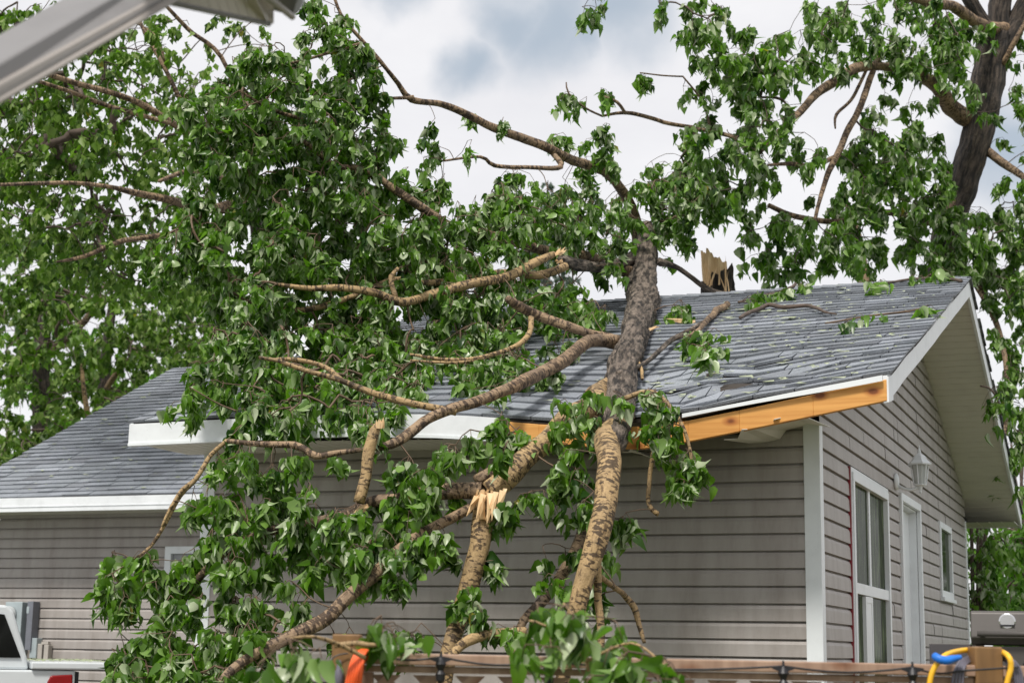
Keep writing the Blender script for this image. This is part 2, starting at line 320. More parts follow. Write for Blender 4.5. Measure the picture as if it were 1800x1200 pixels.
def bisect(mb, planes):
    bm = bmesh.new(); V = np.vstack(mb.v); vs = [bm.verts.new(v) for v in V]
    for f in mb.f: bm.faces.new([vs[i] for i in f])
    for co, no in planes:
        bmesh.ops.bisect_plane(bm, geom=bm.verts[:]+bm.edges[:]+bm.faces[:], plane_co=co, plane_no=no, clear_outer=True)
    bm.verts.ensure_lookup_table(); bm.verts.index_update(); out = MB(); out.add([v.co[:] for v in bm.verts], [tuple(v.index for v in f.verts) for f in bm.faces]); bm.free(); return out
WT = .14
front_ops = []
mb = MB(); siding(mb, lambda a, o, z: H(a, -o, z), WL+.03, -.03, GZ+.15, 1.40, Z0, front_ops)
mb.build('front_wall', MAT['siding'], house)
win = (1.03, 2.50, -.62, 1.17); door = (3.15, 4.24, -.80, 1.24); win2 = (5.52, 6.38, .54, 1.21)
mb = MB(); siding(mb, lambda a, o, z: H(o, a, z), .03, WG-.03, GZ+.15, 3.0, Z0, [win, door, win2], -1)
# cut under the sloping soffit
def vn(a): return tuple(float(x) for x in a)
nF = np.array([0, 0, 1.])-SL*E2; nB = np.array([0, 0, 1.])+SL*E2; UND = .15
mb = bisect(mb, [(vn(H(0, -OE, ZB+FH-UND)), vn(nF)), (vn(H(0, WG+OE, ZB+FH-UND)), vn(nB))])
mb.build('gable_wall', MAT['siding'], house)
mb = MB()
for (a0, a1, n) in ((0, WG, 1),): # plain side and back walls with siding
    siding(mb, lambda a, o, z: H(WL-o, a, z), .03, WG-.03, GZ+.15, 3.0, Z0, [], 1)
mb = bisect(mb, [(vn(H(0, -OE, ZB+FH-UND)), vn(nF)), (vn(H(0, WG+OE, ZB+FH-UND)), vn(nB))])
siding(mb, lambda a, o, z: H(a, WG+o, z), WL+.03, -.03, GZ+.15, ZB+.02, Z0, [], -1)
mb.build('side_wall', MAT['siding'], house)
mb = MB(); boxl(mb, WL-.01, .01, -.01, WG+.01, GZ-.2, GZ+.15); mb.build('foundation', simple('concrete', (.3, .29, .27), .85, .15, 8), house)
for sx, tx in ((0, 0), (WL, 0), (0, WG), (WL, WG)):
    mb = MB(); w = .075; i = 1 if sx == 0 else -1; j = -1 if tx == 0 else 1; top = 1.40 if tx == 0 else ZB+.02
    a, b_ = (sx-i*w, sx+i*.022); c, d = (tx-j*w, tx+j*.022)
    if sx == 0 and tx == 0: top = 1.345
    boxl(mb, min(a, b_), max(a, b_), min(c, d), max(c, d), GZ+.12, top); mb.build('corner_trim', MAT['trim'], house, bevel=.004)
# ---- windows and door on the gable wall (face toward +s)
def frame(mb, t0, t1, z0, z1, w, o0, o1):
    boxl(mb, o0, o1, t0, t1, z1-w, z1); boxl(mb, o0, o1, t0, t1, z0, z0+w); boxl(mb, o0, o1, t0, t0+w, z0+w, z1-w); boxl(mb, o0, o1, t1-w, t1, z0+w, z1-w)
WDW = MB(); t0, t1, z0, z1 = win; frame(WDW, t0, t1, z0, z1, .055, -.02, .035)
w1 = WDW.build('window', MAT['trim'], house, bevel=.003)
mb = MB(); frame(mb, t0-.03, t1+.03, z0-.03, z1+.03, .028, .004, .026); mb.build('casing', MAT['trim'], w1)
mb = MB(); tm = (t0+t1)/2; boxl(mb, -.03, .026, t0+.055, t1-.055, .40, .47); boxl(mb, -.02, .012, tm-.03, tm+.03, z0+.055, .40); boxl(mb, -.02, .012, tm-.03, tm+.03, .47, z1-.055)
mb.build('glazing_bar', MAT['trim'], w1, bevel=.002)
for a, b_, c, d in ((t0+.055, tm-.03, .47, z1-.055), (tm+.03, t1-.055, .47, z1-.055), (t0+.055, tm-.03, z0+.055, .40), (tm+.03, t1-.055, z0+.055, .40)):
    g = MB(); boxl(g, -.006, 0, a, b_, c, d); g.build('pane', MAT['glass'] if c > 0 else MAT['glass'], w1)
mb = MB(); boxl(mb, .004, .022, t0-.052, t0-.034, z0-.02, z1+.03); mb.build('red_strip', MAT['redtrim'], house)
mb = MB(); boxl(mb, .012, .02, tm-.26, tm-.06, z0+.055, .38); frame(mb, tm-.30, tm-.02, z0+.055, .395, .04, .0, .024); mb.build('sliding_sash', MAT['trim'], w1)
dr = MB(); t0, t1, z0, z1 = door; frame(dr, t0, t1, z0, z1, .06, .002, .034); dr_o = dr.build('door', MAT['trim'], house, bevel=.003)
mb = MB(); boxl(mb, -.07, -.06, t0+.06, t1-.06, z0, z1-.06); mb.build('door_leaf', MAT['trim'], dr_o)
mb = MB(); boxl(mb, -.06, .0, t1-.075, t1-.06, z0, z1-.06); boxl(mb, -.06, .0, t0+.06, t0+.075, z0, z1-.06); boxl(mb, -.06, .0, t0+.06, t1-.06, z1-.075, z1-.06); mb.build('jamb', MAT['trim'], dr_o)
mb = MB(); mb.lathe(H(-.06, t0+.15, .22), [(.018, 0), (.022, .01), (.012, .02), (.028, .035), (.028, .055), (.01, .065)], 12, E1); mb.build('handle', MAT['blackp'], dr_o, True)
w2 = MB(); t0, t1, z0, z1 = win2; frame(w2, t0, t1, z0, z1, .06, -.03, .03); w2o = w2.build('window', MAT['trim'], house, bevel=.003)
g = MB(); boxl(g, -.004, .002, t0+.06, t1-.06, z0+.06, z1-.06); g.build('pane', MAT['glass'], w2o)
g = MB(); boxl(g, .004, .05, t0-.02, t1+.02, z0-.035, z0-.002); g.build('sill', MAT['trim'], w2o)
# ---- shingled roof
def shingles(sfun, s0, s1, L, expo, zfun_up, seed, lift=None, tabw=.31):
    """sfun(s, d, h): world point at run s, distance d up the slope, height h off the deck"""
    g = np.random.default_rng(seed); mb = MB(); tone = []
    V = []; Fc = []; n = 0; rows = int(math.ceil(L/expo))
    for r in range(rows):
        d0 = r*expo; d1 = min(L, d0+expo+.012); x = s0-g.uniform(0, tabw)
        rowtone = g.uniform(-.05, .05)
        while x < s1:
            w = tabw*g.choice([.5, .75, 1, 1, 1.2]); a = max(x, s0); b_ = min(x+w-.006, s1); x += w
            if b_-a < .02: continue
            th = .013+g.uniform(0, .010); dd = d0-g.uniform(0, .004); tn = float(np.clip(g.normal(.48, .15)+rowtone, 0, 1)); li = th
            if lift is not None: li += lift((a+b_)/2, d0, g)
            m_ = max(1, int((b_-a)/.16))
            xs = np.linspace(a, b_, m_+1)
            for q in range(m_):
                xa, xb = xs[q], xs[q+1]
                V += [sfun(xa, dd, li), sfun(xb, dd, li), sfun(xb, d1, .003), sfun(xa, d1, .003), sfun(xa, dd, 0.0+max(0, li-.02)), sfun(xb, dd, max(0, li-.02))]
                Fc += [(n, n+1, n+2, n+3), (n+4, n+5, n+1, n), (n, n+3, n+4), (n+1, n+5, n+2)]; tone += [tn]*4+[0, 0]; n += 6  # riser feet get the darkest tone: shadow line under each course, painted in
    mb.add(V, Fc); return mb, tone
CA = 1/math.sqrt(1+SL*SL); LS = (WG/2+OE)/CA; RDECK = ZB+FH
def roofpt(s, d, h):
    t = -OE+d*CA; z = RDECK+(t+OE)*SL+float(dz(s, t)); return H(s, t-h*SL*CA, z+h*CA)
def lift(s, d, g):
    t = -OE+d*CA; w = math.exp(-((s+.55)/.7)**2-((t+.0)/.6)**2)
    l = g.uniform(0, .022)*w if g.random() < .45*w else 0
    if abs(t-.75) < .06 and -.5 < s < -.12: l += .016
    return l
mb, tn = shingles(roofpt, SLEFT-.02, OG+.02, LS, .158, None, 3, lift)
mb.build('roof', MAT['shingle'], house, tone=tn)
roof_o = [o for o in COL.objects if o.name == 'roof'][0]
def roofback(s, d, h):
    t = WG+OE-d*CA; z = RDECK+(WG+OE-t)*SL; return H(s, t+h*SL*CA, z+h*CA)
mb, tn = shingles(roofback, SLEFT-.02, OG+.02, LS, .158, None, 5); mb.build('rear_slope', MAT['shingle'], roof_o, tone=tn)
mb = MB(); tn = []; n = int((OG-SLEFT)/.13)
for k in range(n):
    a = SLEFT+k*.13; h = .018; q = .11; zz = RDECK+(WG/2+OE)*SL
    V = [H(a, WG/2-q, zz-q*SL+h), H(a+.14, WG/2-q, zz-q*SL+h-.006), H(a+.14, WG/2, zz+h), H(a, WG/2, zz+h+.008), H(a, WG/2+q, zz-q*SL+h), H(a+.14, WG/2+q, zz-q*SL+h-.006)]
    mb.add(V, [(0, 1, 2, 3), (3, 2, 5, 4)]); tn += [rng.uniform(.2, .6)]*6
mb.build('ridge_cap', MAT['shingle'], roof_o, tone=tn)
# deck under shingles, both slopes
def slab(mb, f0, s0, s1, L, th, ns=96, nd=90):
    S = np.linspace(s0, s1, ns+1); D = np.linspace(0, L, nd+1); top = np.array([[f0(s, d, -.010) for d in D] for s in S]); bot = np.array([[f0(s, d, -th) for d in D] for s in S])
    V = np.vstack([top.reshape(-1, 3), bot.reshape(-1, 3)]); m = (ns+1)*(nd+1); Fc = []
    for i in range(ns):
        for j in range(nd):
            a = i*(nd+1)+j; b_ = a+nd+1; Fc += [(a, b_, b_+1, a+1), (m+a+1, m+b_+1, m+b_, m+a)]
    for i in range(ns): a = i*(nd+1); Fc += [(m+a, m+a+nd+1, a+nd+1, a)]; a += nd; Fc += [(a, a+nd+1, m+a+nd+1, m+a)]
    for j in range(nd): Fc += [(j, j+1, m+j+1, m+j)]; a = ns*(nd+1)+j; Fc += [(m+a, m+a+1, a+1, a)]
    mb.add(V, Fc)
mb = MB(); slab(mb, roofpt, SLEFT, OG, LS, .03); slab(mb, roofback, SLEFT, OG, LS, .03, 4, 4); mb.build('roof_deck', MAT['dark'], roof_o)
# ---- rake boards, both ends, both slopes; soffits under the overhangs
def rake(s0, s1, name):
    mb = MB(); drop = .145
    for fp in (roofpt, roofback):
        D = np.linspace(0, LS, 14)
        for a, b_ in zip(D[:-1], D[1:]):
            P = [fp(s0, a, 0), fp(s1, a, 0), fp(s1, b_, 0), fp(s0, b_, 0)]
            lo = [p-np.array([0, 0, drop/CA]) for p in P]; P = [p-np.array([0, 0, .004]) for p in P]; mb.hexa(lo+P)
    return mb.build(name, MAT['white'], house)
rake(OG-.022, OG, 'rake_board'); rake(SLEFT, SLEFT+.022, 'rake_board')
def slat_plane(mb, A, B, Cc, D, n, dep, nrm):
    """ridged panel between edges A-B and D-C, n slats"""
    A, B, Cc, D = map(np.asarray, (A, B, Cc, D))
    for k in range(n):
        u0, u1 = k/n, (k+.9)/n; u2 = (k+1)/n
        p = [A+(D-A)*u0, B+(Cc-B)*u0, B+(Cc-B)*u1, A+(D-A)*u1]; nr = np.asarray(nrm)*dep
        q = [A+(D-A)*u1, B+(Cc-B)*u1, B+(Cc-B)*u2, A+(D-A)*u2]
        mb.add([x for x in p], [(0, 1, 2, 3)]); mb.add([p[3], p[2], p[2]-nr, p[3]-nr], [(0, 1, 2, 3)]); mb.add([q[0]-nr, q[1]-nr, q[2]-nr, q[3]-nr], [(0, 1, 2, 3)]); mb.add([q[3]-nr, q[2]-nr, q[2], q[3]], [(0, 1, 2, 3)])
mb = MB(); d_ = np.array([0, 0, -.13/CA])
slat_plane(mb, roofpt(-.02, 0, 0)+d_, roofpt(OG-.022, 0, 0)+d_, roofpt(OG-.022, LS, 0)+d_, roofpt(-.02, LS, 0)+d_, 44, .006, (0, 0, -1))
slat_plane(mb, roofback(-.02, 0, 0)+d_, roofback(OG-.022, 0, 0)+d_, roofback(OG-.022, LS, 0)+d_, roofback(-.02, LS, 0)+d_, 44, .006, (0, 0, -1))
mb.build('gable_soffit', MAT['soffit'], house)
# rear eave: fascia and soffit
mb = MB(); boxl(mb, SLEFT, OG, WG+OE-.02, WG+OE, ZB, ZB+FH-.004); mb.build('fascia', MAT['white'], house)
mb = MB(); slat_plane(mb, H(SLEFT+.02, WG, ZB+.01), H(SLEFT+.02, WG+OE-.02, ZB+.01), H(OG-.022, WG+OE-.02, ZB+.01), H(OG-.022, WG, ZB+.01), 40, .006, (0, 0, -1)); mb.build('eave_soffit', MAT['soffit'], house)
# front eave: white fascia left of the break
def strip(mb, ss, zlo, zhi, t0, t1):
    for a, b_, l0, l1, h0, h1 in zip(ss[:-1], ss[1:], zlo[:-1], zlo[1:], zhi[:-1], zhi[1:]):
        mb.hexa([H(a, t0, l0), H(b_, t0, l1), H(b_, t1, l1), H(a, t1, l0), H(a, t0, h0), H(b_, t0, h1), H(b_, t1, h1), H(a, t1, h0)])
ss = np.linspace(SLEFT, -1.75, 14); ez = eave_z(ss)
mb = MB(); strip(mb, ss, ez-.135, ez-.006, -OE-.012, -OE+.008); mb.build('fascia', MAT['white'], house)
mb = MB(); strip(mb, ss, ez-.148, ez-.130, -OE-.018, -OE+.03); mb.build('fascia', MAT['trim'], house)
mb = MB(); slat_plane(mb, H(SLEFT+.022, -OE, eave_z(-4)-.13), H(SLEFT+.022, 0, eave_z(-4)-.13), H(-1.75, 0, 1.25), H(-1.75, -OE, eave_z(-1.75)-.13), 30, .006, (0, 0, -1)); mb.build('eave_soffit', MAT['soffit'], house)
# boxed end of the eave at the right, white
mb = MB(); mb.prism([H(OG-.004, -OE-.004, ZB-.004), H(OG-.004, -OE+.16, ZB+.03), H(OG-.004, -OE+.16, ZB+FH+.03), H(OG-.004, -OE-.004, ZB+FH-.004)], E1*.012); mb.build('eave_return', MAT['white'], house)
# white drip strip that follows the shingle edge, peeled off the board
ss = np.linspace(-.62, OG-.02, 14); ez = eave_z(ss)
mb = MB(); strip(mb, ss, ez-.034-.006*np.sin(ss*4), ez-.008, -OE-.03, -OE-.024); mb.build('drip_edge', MAT['white'], house)
# exposed sub-fascia board, bare lumber, broken near the trunk
pxs = [(845, 768), (950, 776), (1040, 785), (1125, 789), (1210, 776), (1300, 758), (1430, 731), (1560, 704)]
sz = [planepx(x, y, t=-OE) for x, y in pxs]; bs = np.array([a for a, b in sz]); bz = np.array([b for a, b in sz])
mb = MB(); strip(mb, bs[3:], bz[3:], np.minimum(bz[3:]+.118, eave_z(bs[3:])-.028), -OE-.005, -OE+.035); lb = mb.build('sub_fascia', MAT['lumber'], house, bevel=.003); lb['label'] = 'bare orange lumber board under the right eave'
mb = MB(); strip(mb, bs[:4]-.01, bz[:4], np.minimum(bz[:4]+.13, eave_z(bs[:4])-.02), -OE-.002, -OE+.036); mb.build('sub_fascia', MAT['lumber'], house, bevel=.003)
# dark inside of the opened eave: rafter tails and deck underside
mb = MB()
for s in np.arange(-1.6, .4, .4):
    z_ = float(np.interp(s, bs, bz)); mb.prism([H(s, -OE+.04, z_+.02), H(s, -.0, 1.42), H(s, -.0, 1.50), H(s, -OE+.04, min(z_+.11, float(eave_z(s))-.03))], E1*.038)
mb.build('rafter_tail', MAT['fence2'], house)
mb = MB(); strip(mb, np.array([-1.8, -1.2, -.6, -.3, -.09]), np.array([1.22, 1.2, 1.25, 1.32, 1.36]), np.array([1.50]*5), -.012, .0); mb.build('wall_top_plate', MAT['dark'], house)  # near-black sheet: the shade inside the open eave put into its colour
# torn soffit sheets hanging
def ragged(px, name, mat, t0=-.6, t1=-.1):
    mb = MB(); n = len(px); V = []
    for k, (x, y) in enumerate(px):
        a, z_ = planepx(x, y, t=-.35); V.append(H(a, t0+.1*math.sin(k*2.1), z_+.0)); V.append(H(a+.03*math.sin(k*3), t1, z_+.035+.02*math.cos(k*1.3)))
    mb.add(V, [(2*k, 2*k+2, 2*k+3, 2*k+1) for k in range(n-1)]); o = mb.build(name, mat, house); m = o.modifiers.new('s', 'SOLIDIFY'); m.thickness = .004; return o
ragged([(1293, 782), (1310, 777), (1330, 768), (1345, 764), (1365, 755), (1385, 751), (1405, 741), (1432, 741)], 'torn_soffit', MAT['soffit'], -.62, -.02)
ragged([(1085, 800), (1110, 795), (1130, 797), (1150, 806), (1172, 811)], 'torn_soffit', MAT['soffit'], -.5, -.05)
# ---- rear wing, set back to the left
WT_ = 4.5; WE = 4.0; WZB, WZT = 1.297, 1.44; WSL = .5; WRT = 8.1; WS0, WS1 = -9.8, WL-.02
wwin = (-7.36, -6.98, .30, .95)
mb = MB(); siding(mb, lambda a, o, z: H(a, WT_-o, z), WS0+.35, WS1, GZ+.15, WZB+.02, .964+.0, [wwin]); mb.build('wing_wall', MAT['siding'], house)
mb = MB(); siding(mb, lambda a, o, z: H(WS0+.35-o, a, z), WT_, WT_+7, GZ+.15, 3.4, .964, [], 1)
nWF = np.array([0, 0, 1.])-WSL*E2; nWB = np.array([0, 0, 1.])+WSL*E2
mb = bisect(mb, [(vn(H(0, WE, WZT-.13)), vn(nWF)), (vn(H(0, 2*WRT-WE, WZT-.13)), vn(nWB))]); mb.build('wing_side_wall', MAT['siding'], house)
mb = MB(); boxl(mb, WS0+.36, WS1, WT_+.01, WT_+6.9, GZ-.2, GZ+.15); mb.build('foundation', MAT['gravel'], house)
WCA = 1/math.sqrt(1+WSL**2); WLS = (WRT-WE)/WCA
def wpt(s, d, h):
    t = WE+d*WCA; return H(s, t-h*WSL*WCA, WZT+(t-WE)*WSL+h*WCA+.004*math.sin(s*2+t))
def wpb(s, d, h):
    t = 2*WRT-WE-d*WCA; return H(s, t+h*WSL*WCA, WZT+(2*WRT-WE-t)*WSL+h*WCA)
mb, tn = shingles(wpt, WS0, WS1+3.0, WLS, .125, None, 11); wr = mb.build('wing_roof', MAT['shingle'], house, tone=tn)
mb, tn = shingles(wpb, WS0, WS1+3.0, WLS, .125, None, 12); mb.build('rear_slope', MAT['shingle'], wr, tone=tn)
mb = MB(); slab(mb, wpt, WS0+.01, WS1+3, WLS, .02, 4, 4); slab(mb, wpb, WS0+.01, WS1+3, WLS, .02, 4, 4); mb.build('roof_deck', MAT['dark'], wr)
mb = MB(); boxl(mb, WS0, WS1, WE-.014, WE+.006, WZB, WZT-.004); mb.build('wing_fascia', MAT['white'], house)
mb = MB(); boxl(mb, WS0, WS1, WE-.02, WE-.0145, WZB+.045, WZB+.051); mb.build('fascia_crease', MAT['white'], house)
mb = MB(); slat_plane(mb, H(WS0, WE, WZB+.012), H(WS0, WT_, WZB+.012), H(WS1, WT_, WZB+.012), H(WS1, WE, WZB+.012), 60, .006, (0, 0, -1)); mb.build('wing_soffit', MAT['soffit'], house)
mb = MB(); a0, a1, b0, b1 = wwin
for q in ((a0-.02, a1+.02, b1-.05, b1+.02), (a0-.02, a1+.02, b0-.02, b0+.05), (a0-.02, a0+.05, b0+.05, b1-.05), (a1-.05, a1+.02, b0+.05, b1-.05)): boxl(mb, q[0], q[1], WT_-.035, WT_+.02, q[2], q[3])
wo = mb.build('wing_window', MAT['trim'], house); mb = MB(); boxl(mb, a0+.04, a1-.04, WT_+.0, WT_+.006, b0+.04, b1-.04); mb.build('pane', MAT['blind'], wo)
# ------------------------------------------------------------------ ground
mb = MB(); mb.add([(-900, -900, -.02), (900, -900, -.02), (900, 1500, -.02), (-900, 1500, -.02)], [(0, 1, 2, 3)]); g = mb.build('ground', MAT['grass']); tag(g, kind='structure')
mb = MB(); mb.add([(-14, 8.5, -.012), (-1.2, 8.5, -.012), (-2.2, 15.5, -.012), (-14, 15.5, -.012)], [(0, 1, 2, 3)]); g = mb.build('gravel_drive', MAT['gravel']); tag(g, kind='structure')
# deck beside the gable wall
dk = thing('deck', 'low wooden deck along the gable wall under the barbecue', 'deck', H(1.5, 3, GZ))
mb = MB()
for k in range(36):
    a = -1.8+k*.145
    s0_ = .16
    boxl(mb, s0_+.0, 3.6, a*1.0+.5, a+.137+.5, -1.0-.03, -1.0)
mb.build('deck_boards', MAT['deck'], dk)
mb = MB(); boxl(mb, .16, .2, -1.3, 3.9, GZ, -1.035); boxl(mb, 3.56, 3.6, -1.3, 3.9, GZ, -1.035); boxl(mb, .2, 3.56, -1.3, -1.26, GZ, -1.035); boxl(mb, .2, 3.56, 3.86, 3.9, GZ, -1.035); mb.build('deck_skirt', MAT['deck'], dk)
# ------------------------------------------------------------------ wall lantern
ln = thing('wall_lantern', 'white wall lantern with clear panes beside the tall window', 'lantern', H(.016, 2.95, 1.22))
mb = MB(); c = H(.016, 2.95, 1.30); mb.lathe(c, [(.062, 0), (.066, .012), (.05, .024), (.03, .028)], 20, E1); mb.build('back_plate', MAT['trim'], ln, True)
L0 = H(.20, 2.95, 0); X0 = lambda z: np.array([L0[0], L0[1], EYE+z])
mb = MB(); mb.tube([H(.03, 2.95, 1.27), H(.08, 2.95, 1.245), H(.14, 2.95, 1.235), H(.20, 2.95, 1.26)], [.014, .012, .012, .012], 10); mb.build('arm', MAT['trim'], ln, True)
mb = MB(); mb.lathe(X0(1.205), [(.004, 0), (.012, .012), (.008, .025), (.016, .04), (.02, .055), (.05, .062), (.052, .072)], 6); mb.build('base', MAT['trim'], ln)
mb = MB()
for k in range(6):
    t = k*math.pi/3; mb.tube([X0(1.275)+np.array([.046*math.cos(t), .046*math.sin(t), 0]), X0(1.425)+np.array([.068*math.cos(t), .068*math.sin(t), 0])], .005, 6)
mb.build('cage', MAT['trim'], ln)
mb = MB(); mb.lathe(X0(1.278), [(.040, 0), (.060, .142)], 6)
gl = simple('lantern glass', (.5, .53, .52), .15); mb.build('glass', gl, ln)
mb = MB(); mb.lathe(X0(1.42), [(.088, 0), (.09, .01), (.062, .035), (.045, .065), (.02, .082), (.012, .09), (.014, .10), (.005, .135), (.002, .15)], 6); mb.build('cap', MAT['trim'], ln)
# ------------------------------------------------------------------ electric meter and boxes on the wing wall
me_ = thing('electricity_meter', 'grey electricity meter cabinet with a round dial on the wing wall', 'meter', H(-9.05, WT_-.02, -.3))
yf = WT_-.02
def wbox(mb, xa, xb, ya, yb, d0, d1):         # box over a photo rectangle on the wing wall
    sa, za = planepx(xa, yb, t=WT_); sb_, zb_ = planepx(xb, ya, t=WT_); boxl(mb, sa, sb_, yf-d1, yf-d0, za, zb_)
mb = MB(); wbox(mb, 20, 56, 1058, 1148, 0, .13); mb.build('cabinet', MAT['galv'], me_, bevel=.006)
mb = MB(); wbox(mb, 57, 73, 1057, 1142, 0, .11); mb.build('side_panel', MAT['galv_d'], me_, bevel=.004)
sa, za = planepx(34, 1080, t=WT_); mb = MB(); mb.lathe(H(sa, yf-.13, za), [(.085, 0), (.085, .03), (.07, .035), (.07, .09), (.05, .1)], 22, -E2); mb.build('dial', simple('meter glass', (.42, .45, .46), .12), me_, True)
mb = MB(); wbox(mb, 61, 66, 1066, 1078, .11, .114); mb.build('plate', MAT['galv'], me_)
jb = thing('junction_box', 'blue grey junction box right of the meter cabinet', 'utility box', H(-8.85, WT_, -.2)); mb = MB(); wbox(mb, 63, 77, 1121, 1156, 0, .09); mb.build('case', MAT['galv'], jb, bevel=.005); mb = MB(); wbox(mb, 55, 63, 1125, 1130, .02, .05); mb.build('conduit', MAT['galv'], jb)
jb = thing('phone_box', 'beige utility box with a double cover on the wing wall', 'utility box', H(-8.75, WT_, -.25)); mb = MB(); wbox(mb, 73, 84, 1131, 1160, 0, .07); wbox(mb, 85, 95, 1133, 1162, 0, .07); mb.build('case', MAT['beige'], jb, bevel=.005)
mb = MB(); wbox(mb, 80, 92, 1127, 1132, 0.01, .05); mb.build('cover', MAT['beige'], jb)
# ------------------------------------------------------------------ pickup truck (side toward us, nose to the left)
def truck():
    Yn, Yf = 13.45, 15.15; XR = at(132, 1190, Yn)[0]          # rear end of the body
    T = thing('pickup_truck', 'white pickup truck with a leaf strewn bed cover parked before the wing', 'pickup truck', (XR, Yn, 0))
    zr_ = at(60, 1160, Yn)[2]                                  # bed rail height
    def box(mb, x0, x1, y0, y1, z0, z1): mb.hexa([(x0, y0, z0), (x1, y0, z0), (x1, y1, z0), (x0, y1, z0), (x0, y0, z1), (x1, y0, z1), (x1, y1, z1), (x0, y1, z1)])
    zb2 = zr_-.075
    mb = MB(); prof = [(XR, .62), (XR, zb2), (XR-1.75, zb2), (XR-3.9, zb2), (XR-4.9, zb2-.1), (XR-5.15, zb2-.28), (XR-5.2, .55), (XR-4.75, .5)]
    for cx in (XR-4.2, XR-.95):
        pass
    arch = lambda cx: [(cx-.46, .5), (cx-.42, .72), (cx-.25, .88), (cx, .93), (cx+.25, .88), (cx+.42, .72), (cx+.46, .5)]
    prof = [(XR, .55), (XR, zb2), (XR-3.9, zb2), (XR-4.9, zb2-.1), (XR-5.15, zb2-.28), (XR-5.2, .5)]+arch(XR-4.2)+arch(XR-1.0)
    mb.prism([(x, Yn, z) for x, z in prof], (0, Yf-Yn, 0)); mb.build('body', MAT['paint'], T, bevel=.015)
    # cab
    ct = at(10, 1064, Yn+.15)[2]; xc = XR-1.72; mb = MB()
    xr0 = at(52, 1150, Yn)[0]; xr1 = at(26, 1072, Yn)[0]
    cabp = [(xr0+.02, zb2), (xr0, zr_+.03), (xr1+.02, ct-.05), (xr1-.04, ct), (xr1-1.5, ct+.02), (xr1-1.75, ct-.03), (xr1-2.5, zb2+.02)]
    mb.prism([(x, Yn+.1, z) for x, z in cabp], (0, Yf-Yn-.2, 0)); mb.build('cab', MAT['paint'], T, bevel=.02)
    g_ = [(xr0-.045, zr_+.02), (xr1-.05, ct-.075), (xr1-.2, ct-.06), (xr1-.85, ct-.06), (xr1-.85, zr_+.02)]
    mb = MB(); mb.prism([(x, Yn+.088, z) for x, z in g_], (0, .01, 0)); wd = simple('truck glass', (.008, .008, .009), .08); mb.build('side_window', wd, T)
    g_ = [(xr1-.92, ct-.06), (xr1-1.6, ct-.08), (xr1-2.2, zr_+.02), (xr1-.92, zr_+.02)]
    mb = MB(); mb.prism([(x, Yn+.088, z) for x, z in g_], (0, .01, 0)); mb.build('side_window', wd, T)
    # bed cover, overhangs the tail a little
    xe = XR+.32; mb = MB(); box(mb, xr0+.03, xe, Yn-.03, Yf+.03, zb2+.008, zr_-.01); mb.build('bed_cover', MAT['paint'], T, bevel=.012)
    mb = MB(); mb.prism([(XR-.02, Yn-.012, zb2-.03), (XR-.19, Yn-.012, zb2-.04), (XR-.215, Yn-.012, zb2-.09), (XR-.2, Yn-.012, zb2-.42), (XR-.02, Yn-.012, zb2-.42)], (0, .2, 0)); mb.build('tail_light', MAT['red'], T, bevel=.01)
    mb = MB(); box(mb, XR+.005, XR+.03, Yn+.02, Yf-.02, .75, zb2-.01); mb.build('tailgate', MAT['blackp'], T)  # black panel: shading beside the tail light put into the tailgate colour
    mb = MB(); box(mb, XR+.005, XR+.2, Yn-.02, Yf+.02, .5, .68); mb.build('bumper', MAT['chrome'], T, bevel=.02)
    for cx in (XR-4.2, XR-1.0):
        for yy, sgn in ((Yn+.02, 1), (Yf-.24, 1)):
            mb = MB(); mb.lathe((cx, yy, .38), [(.24, 0), (.37, .0), (.38, .03), (.38, .19), (.37, .22), (.24, .22)], 28, (0, 1, 0)); w = mb.build('wheel', MAT['rubber'], T, True)
            mb = MB(); mb.lathe((cx, yy-.005, .38), [(.23, .0), (.22, .03), (.06, .05), (.05, .01)], 20, (0, 1, 0)); mb.build('rim', MAT['chrome'], w)
    T.rotation_euler = (0, 0, TROT)
    return zr_, xr0, xe, Yn, Yf, XR
TROT = .36
TZ, TX0, TX1, TY0, TY1, TXR = truck()
# ------------------------------------------------------------------ lattice fence in front
FY = 5.35
def fz(x, y, Y=FY): return at(x, y, Y)
fence = thing('lattice_fence', 'weathered wooden lattice fence across the foreground', 'fence', (.9, FY, 0))
ztop = fz(760, 1148)[2]; zt2 = fz(1500, 1168)[2]
Xp1 = fz(610, 1150)[0]; Xp2 = fz(1731, 1150)[0]
def bx(mb, x0, x1, y0, y1, z0, z1): mb.hexa([(x0, y0, z0), (x1, y0, z0), (x1, y1, z0), (x0, y1, z0), (x0, y0, z1), (x1, y0, z1), (x1, y1, z1), (x0, y1, z1)])
def fz_line(x):                                # rail drops a touch to the right
    return np.interp(x, [Xp1, Xp2], [ztop, zt2+.006])
for X, tp in ((Xp1, fz(610, 1114)[2]), (Xp2, fz(1731, 1136)[2]), (Xp1-2.2, fz(610, 1114)[2]), (Xp2+2.2, fz(1731, 1140)[2])):
    mb = MB(); bx(mb, X-.045, X+.045, FY-.045, FY+.045, 0, tp); mb.build('post', MAT['fence2'], fence, bevel=.005)
